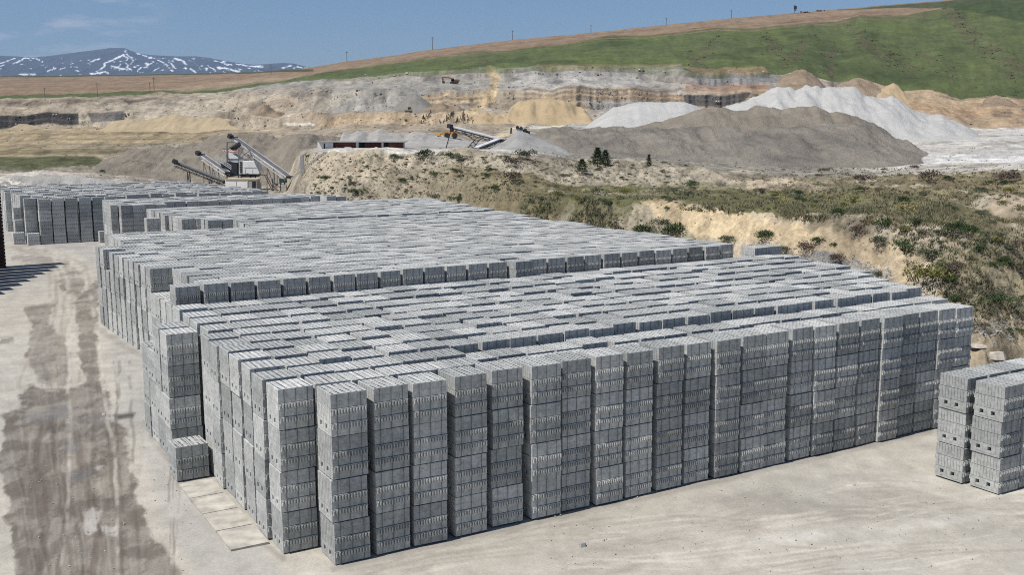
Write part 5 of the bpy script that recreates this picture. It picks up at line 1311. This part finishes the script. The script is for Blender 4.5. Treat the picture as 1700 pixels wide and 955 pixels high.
# scattered plain tufts and dots far behind
b = MB()
for _ in range(380):
    x, y = rnd.choice([(rnd.uniform(0, 480), rnd.uniform(212, 262)), (rnd.uniform(840, 1120), rnd.uniform(236, 262)), (rnd.uniform(150, 330), rnd.uniform(255, 300)), (rnd.uniform(500, 900), rnd.uniform(196, 236))])
    p = drop(x, y)
    if p is None: continue
    s = rnd.uniform(.5, 1.5)*p.y/F
    for k in range(3): b.box(p+Vector((rnd.gauss(0, s*.5), rnd.gauss(0, s*.5), s*.25)), (s, s, s*.8), m=Matrix.Rotation(rnd.random()*3, 3, 'Z') @ Matrix.Rotation(rnd.random(), 3, 'X'))
tag(b.build('weeds', M_leaf['green']), 'small dark weeds scattered over the far ground', 'weeds', kind='stuff')

Vv, Q = [], []
r = np.random.default_rng(99)
for (x0, y0, x1, y1), n_, fn, (s0, s1) in (((150, 240, 470, 300), 160, None, (1.2, 3)), ((500, 255, 880, 335), 1150, None, (1.6, 4.8)), ((870, 262, 1320, 318), 420, None, (1.6, 4.5)), ((870, 318, 1720, 385), 700, scar, (2.5, 6)),
                                           ((1300, 280, 1720, 335), 420, None, (2.5, 7)), ((1420, 380, 1720, 560), 420, scar, (3, 8)), ((1070, 345, 1560, 470), 90, None, (2, 4.5))):
    for _ in range(n_):
        p = drop(r.uniform(x0, x1), r.uniform(y0, y1))
        if p is None or p.y > 190 or p.z < .2: continue
        if fn and not fn(*proj(p.x, p.y, p.z)): continue
        s = r.uniform(s0, s1)*p.y/F; c0 = np.array(p)
        for k in range(14):
            d = r.normal(size=3)*np.array([.32, .32, .22])*s; d[2] = abs(d[2]); c = c0+d; t = r.normal(size=3); t /= np.linalg.norm(t); sd = np.cross(t, r.normal(size=3)); sd /= np.linalg.norm(sd); q_ = s*r.uniform(.10, .22)
            Q.append([len(Vv)+i for i in range(4)]); Vv += [c-t*q_-sd*q_*.5, c-t*q_*.2+sd*q_*.8, c+t*q_, c+t*q_*.2-sd*q_*.8]
HV0, HQ0 = len(Vv), len(Q)
for P_ in ([(1570, 14), (1592, 24), (1630, 66), (1690, 106), (1715, 138), (1685, 128), (1640, 92), (1595, 48)], [(1398, 38), (1425, 50), (1450, 76), (1490, 92), (1530, 112), (1505, 118), (1470, 100), (1428, 72)],
           [(1270, 60), (1290, 70), (1298, 96), (1276, 92)], [(1316, 84), (1344, 64), (1350, 58), (1326, 96), (1300, 112)], [(1370, 76), (1388, 76), (1382, 124), (1370, 120)], [(1140, 92), (1186, 66), (1200, 68), (1166, 102)],
           [(1520, 84), (1560, 98), (1590, 122), (1560, 116)], [(1600, 140), (1690, 140), (1690, 160), (1640, 158)]):
    P_ = np.array(P_, float); e_ = np.roll(P_, -1, 0)-P_; n_ = 150 if len(P_) > 6 else 50
    for _ in range(n_):
        i_ = r.integers(len(P_)); j_ = r.integers(len(P_)); t_ = r.uniform(0, 1); x, y = P_[i_]*t_+P_[j_]*(1-t_)+r.normal(0, 5, 2)
        p = drop(x, y)
        if p is None or p.y < 380: continue
        s = min(5., .9+r.exponential(1.2))*p.y/F; c0 = np.array(p)
        for k in range(10):
            d = r.normal(size=3)*np.array([.45, .45, .2])*s; d[2] = abs(d[2]); c = c0+d; t = r.normal(size=3); t /= np.linalg.norm(t); sd = np.cross(t, r.normal(size=3)); sd /= np.linalg.norm(sd); q_ = s*r.uniform(.15, .3)
            Q.append([len(Vv)+i for i in range(4)]); Vv += [c-t*q_-sd*q_*.5, c-t*q_*.2+sd*q_*.8, c+t*q_, c+t*q_*.2-sd*q_*.8]
hV, hQ = np.array(Vv[HV0:]), np.array(Q[HQ0:])-HV0; Vv, Q = Vv[:HV0], Q[:HQ0]
me = np_mesh('hill_scrub', hV, hQ, plain('hill_scrub_green', (.062, .066, .032), .9, var=.5, scale=.08))
tag(mesh_obj('hill_scrub', me), 'dark scrub along the gullies of the grass hill', 'scrub', kind='stuff')
b = MB(); b2 = MB()
for (x0, y0, x1, y1), n_ in (((480, 120, 860, 190), 420), ((840, 110, 1290, 200), 520), ((200, 150, 520, 215), 340), ((1290, 130, 1700, 212), 320), ((0, 165, 230, 216), 160), ((500, 195, 980, 248), 420), ((1450, 215, 1700, 285), 160), ((150, 235, 480, 300), 200)):
    for _ in range(n_):
        p = drop(r.uniform(x0, x1), r.uniform(y0, y1))
        if p is None or p.y > 620 or (x0 == 1290 and p.y > 440): continue
        s = p.y/F*r.choice([.5, .7, 1., 1.6, 2.4], p=[.3, .3, .25, .1, .05])
        for _k in range(int(r.integers(1, 4))):
            m_ = Matrix.Rotation(r.uniform(0, 6), 3, 'Z') @ Matrix.Rotation(r.uniform(0, 2), 3, 'X')
            (b if r.random() < .6 else b2).box(p+Vector((r.normal(0, s*1.2), r.normal(0, s*1.2), s*.2)), (s*r.uniform(.8, 2.), s, s*r.uniform(.5, 1.)), m=m_)
tag(b.build('quarry_rubble', plain('quarry_stone', (.22, .20, .17), .95, var=.4, scale=.3)), 'brown grey rubble strewn over the quarry ledges', 'rubble', kind='stuff')
tag(b2.build('pale_rubble', plain('quarry_stone_pale', (.36, .34, .31), .95, var=.35, scale=.3)), 'pale rubble strewn over the quarry ledges', 'rubble', kind='stuff')
me = np_mesh('scrub_tufts', np.array(Vv), np.array(Q), plain('scrub_olive', (.085, .078, .045), .9, var=.5, scale=.35))
tag(mesh_obj('scrub_tufts', me), 'small dark olive scrub tufts dotted over bank and terrace', 'scrub', kind='stuff')

# ------------------------------------------------------------------ the snowy mountain
def mountain():
    Yr, Yf = 9000., 6000.
    ridge = [(-400, 112), (-200, 100), (-60, 93), (0, 92), (25, 93), (60, 95), (85, 92), (100, 90), (130, 86), (165, 82), (185, 79.5), (205, 79), (213, 82), (228, 88), (250, 91), (290, 93), (325, 93), (345, 95.5), (375, 101), (400, 105), (420, 107), (440, 106), (470, 104), (485, 105), (500, 108.5), (515, 112), (560, 121), (640, 135)]
    xs = np.linspace(-400, 640, 620); ry = np.interp(xs, *np.array(ridge).T)
    n, m = len(xs), 110
    A = np.array([at(x, y, Yr) for x, y in zip(xs, ry)]); B = np.array([at(x, 142, Yf) for x in xs])
    G = np.array([B*(1-t)+A*t for t in np.linspace(0, 1, m)]+[A+np.array([0, 1500*k, -160*k]) for k in (1, 2)])
    t = np.concatenate([np.linspace(0, 1, m), [1, 1]])[:, None]
    rdg = fbm(G[..., 0]/260, G[..., 1]/1500, 5); G[..., 2] += (rdg*52+(1-2*np.abs(fbm(G[..., 0]/150+9, G[..., 1]/900, 4)))*16)*np.sin(math.pi*np.clip(t, 0, 1))**.7
    G[..., 2] += 6*fbm(G[..., 0]/90, G[..., 1]/90, 3)*(t < 1)
    px, py = proj(G[..., 0], G[..., 1], G[..., 2])
    snow = np.zeros(px.shape)
    wx, wy = px+2.2*fbm(px/6, py/3, 4), py+1.4*fbm(px/5+4, py/3+8, 4)
    strokes = [([(209, 84), (205, 91), (192, 97), (176, 104), (168, 114)], 1.3), ([(208, 87), (214, 93), (224, 97)], 1.5), ([(206, 92), (212, 97), (208, 103), (213, 113), (219, 117)], 1.3), ([(214, 97), (222, 100), (217, 106)], 1.0),
               ([(186, 110), (200, 113), (214, 116)], 1.6), ([(228, 89), (243, 93)], 1.2), ([(247, 95), (256, 96)], 1.4), ([(150, 102), (166, 97)], .9), ([(262, 99), (276, 106), (286, 118)], 1.2), ([(280, 100), (285, 106), (291, 113)], 1.3),
               ([(290, 97), (304, 101), (309, 107)], 1.7), ([(242, 105), (248, 106), (240, 112)], 1.7), ([(234, 112), (228, 118)], 1.2), ([(316, 114), (324, 119)], 1.4), ([(344, 108), (358, 117)], 1.0), ([(362, 112), (380, 114), (398, 119)], 2.0),
               ([(356, 101), (372, 104), (384, 108)], 1.1), ([(392, 106), (412, 109), (436, 111)], 1.2), ([(470, 112), (482, 109), (488, 112)], 1.6), ([(492, 110), (512, 113)], 1.2), ([(0, 105), (14, 100), (28, 95)], 1.0), ([(18, 107), (32, 101), (40, 96), (56, 96)], 1.2),
               ([(78, 118), (92, 113)], 1.0), ([(34, 123.5), (58, 123)], 1.5), ([(150, 122), (176, 119)], 1.1), ([(60, 97), (66, 99)], .8), ([(254, 118), (264, 112)], .8), ([(0, 109), (8, 107)], .9), ([(98, 116), (108, 112)], .7), ([(160, 118), (168, 122)], .8), ([(175, 118), (184, 122)], .9), ([(424, 110), (436, 108)], 1.0), ([(200, 106), (196, 111)], .8), ([(330, 112), (338, 117)], .6), ([(372, 106), (380, 109)], .7)]
    for pts, wd in strokes:
        for (x1, y1), (x2, y2) in zip(pts, pts[1:]):
            L = (x2-x1)**2+(y2-y1)**2; tt = np.clip(((wx-x1)*(x2-x1)+(wy-y1)*(y2-y1))/L, 0, 1)
            d = np.hypot(wx-x1-tt*(x2-x1), (wy-y1-tt*(y2-y1))*1.3)
            snow = np.maximum(snow, (1-sstep(wd*.45, wd*1.5, d))*.9*sstep(-.42, -.12, fbm(px/4.+wd, py/2.2, 3)))
    snow = np.maximum(snow, sstep(.42, .62, fbm(px/7+2, py/3+1, 4))*(py > 96)*(px < 440))
    nr_ = G.shape[0]; qi = np.arange((nr_-1)*(n-1)); q0 = (qi//(n-1))*n+qi % (n-1)
    mt, nt, bs = new_mat('mountain_rock'); L_ = nt.links.new
    a_ = N(nt, 'ShaderNodeAttribute', attribute_name='snow'); ns = N(nt, 'ShaderNodeTexNoise', Scale=.006, Detail=8.); geo = N(nt, 'ShaderNodeNewGeometry'); L_(geo.outputs['Position'], ns.inputs['Vector'])
    m1 = N(nt, 'ShaderNodeMix', data_type='RGBA'); m1.inputs[6].default_value = (.028, .034, .036, 1); m1.inputs[7].default_value = (.062, .066, .056, 1); L_(ns.outputs['Fac'], m1.inputs[0])
    m2 = N(nt, 'ShaderNodeMix', data_type='RGBA'); m2.inputs[7].default_value = (.85, .87, .90, 1); L_(m1.outputs[2], m2.inputs[6]); L_(a_.outputs['Fac'], m2.inputs[0])
    L_(m2.outputs[2], bs.inputs['Base Color']); bs.inputs['Roughness'].default_value = .9
    me = np_mesh('snowy_mountain', G.reshape(-1, 3), np.stack([q0, q0+1, q0+1+n, q0+n], 1), mt, True)
    s_ = me.attributes.new('snow', 'FLOAT', 'POINT'); s_.data.foreach_set('value', snow.astype(np.float32).ravel())
    tag(mesh_obj('snowy_mountain', me), kind='structure')
mountain()

# ------------------------------------------------------------------ light, sky, air, camera
SUN_EL, PHI = R(60), R(3)
fx = math.cos(PHI)*-CU+math.sin(PHI)*SU; fy = math.cos(PHI)*-SU-math.sin(PHI)*CU
sun_dir = Vector((fx*math.cos(SUN_EL), fy*math.cos(SUN_EL), math.sin(SUN_EL)))
sl = bpy.data.lights.new('sun', 'SUN'); sl.energy = 5.0; sl.angle = R(.5); sl.color = (1, .955, .89)
so = bpy.data.objects.new('sun', sl); COL.objects.link(so); so.rotation_euler = sun_dir.to_track_quat('Z', 'Y').to_euler()
wd = bpy.data.worlds.new('World'); SC.world = wd; wd.use_nodes = True
nt = wd.node_tree; L = nt.links.new; bg = nt.nodes['Background']
sky = N(nt, 'ShaderNodeTexSky'); sky.sky_type = 'NISHITA'; sky.sun_disc = False; sky.sun_elevation = SUN_EL; sky.sun_rotation = math.atan2(fx, fy); sky.altitude = 1300; sky.dust_density = 2.6; sky.air_density = 1.
bg.inputs['Strength'].default_value = .078
# a few thin clouds low in the sky towards the mountain
tc = N(nt, 'ShaderNodeTexCoord'); mp = N(nt, 'ShaderNodeMapping'); mp.inputs['Scale'].default_value = (7, 7, 26); L(tc.outputs['Generated'], mp.inputs['Vector'])
cn = N(nt, 'ShaderNodeTexNoise', Scale=2.6, Detail=7., Roughness=.6); L(mp.outputs['Vector'], cn.inputs['Vector'])
cr = N(nt, 'ShaderNodeMapRange'); cr.inputs['From Min'].default_value = .50; cr.inputs['From Max'].default_value = .72; L(cn.outputs['Fac'], cr.inputs['Value'])
dv = Vector(ray(40, 22)).normalized()
dp = N(nt, 'ShaderNodeVectorMath', operation='DOT_PRODUCT'); dp.inputs[1].default_value = dv; L(tc.outputs['Generated'], dp.inputs[0])
cm = N(nt, 'ShaderNodeMapRange'); cm.inputs['From Min'].default_value = .992; cm.inputs['From Max'].default_value = .9996; L(dp.outputs['Value'], cm.inputs['Value'])
mu = N(nt, 'ShaderNodeMath', operation='MULTIPLY'); L(cr.outputs[0], mu.inputs[0]); L(cm.outputs[0], mu.inputs[1])
mu2 = N(nt, 'ShaderNodeMath', operation='MULTIPLY'); L(mu.outputs[0], mu2.inputs[0]); mu2.inputs[1].default_value = .85
hs = N(nt, 'ShaderNodeHueSaturation'); hs.inputs['Saturation'].default_value = 1.2; L(sky.outputs['Color'], hs.inputs['Color'])
mxs = N(nt, 'ShaderNodeMix', data_type='RGBA'); L(mu2.outputs[0], mxs.inputs[0]); L(hs.outputs['Color'], mxs.inputs[6]); mxs.inputs[7].default_value = (7, 7.2, 7.6, 1)
L(mxs.outputs[2], bg.inputs['Color'])

hz = MB(); hz.box((0, 5200, 400), (24000, 12000, 1400)); hm = bpy.data.materials.new('haze_air'); hm.use_nodes = True
hn = hm.node_tree; hn.nodes.remove(hn.nodes['Principled BSDF']); pv = N(hn, 'ShaderNodeVolumePrincipled'); pv.inputs['Color'].default_value = (.38, .60, 1, 1); pv.inputs['Density'].default_value = 6e-5
hn.links.new(pv.outputs['Volume'], hn.nodes['Material Output'].inputs['Volume'])
tag(hz.build('haze', hm), 'thin pale blue air haze', 'haze', kind='stuff')

cam = bpy.data.cameras.new('camera'); cam.sensor_width = 36; cam.lens = F/1700*36; cam.clip_end = 60000; cam.clip_start = .5
co = bpy.data.objects.new('camera', cam); COL.objects.link(co); co.location = camloc
fw = Vector(ray(850, 477.5)); fw = Vector((0, CPT, -SPT)); rt = Vector((math.cos(ROLL), 0, 0))
x_ = Vector((1, 0, 0)); y_ = Vector((0, SPT, CPT))
cr_, sr_ = math.cos(ROLL), math.sin(ROLL)
xa = x_*cr_+y_*sr_; ya = y_*cr_-x_*sr_
co.rotation_euler = Matrix((xa, ya, -fw)).transposed().to_euler()
SC.camera = co
vs = SC.view_settings; vs.view_transform = 'Standard'; vs.look = 'None'; vs.gamma = 1; vs.exposure = 0.15; vs.use_curve_mapping = False
SC.cycles.max_bounces = 6; SC.cycles.diffuse_bounces = 3; SC.cycles.volume_bounces = 0; SC.cycles.transparent_max_bounces = 8
SC.cycles.use_denoising = False; SC.cycles.filter_width = 1.05
SC.render.resolution_x = 1024; SC.render.resolution_y = 576
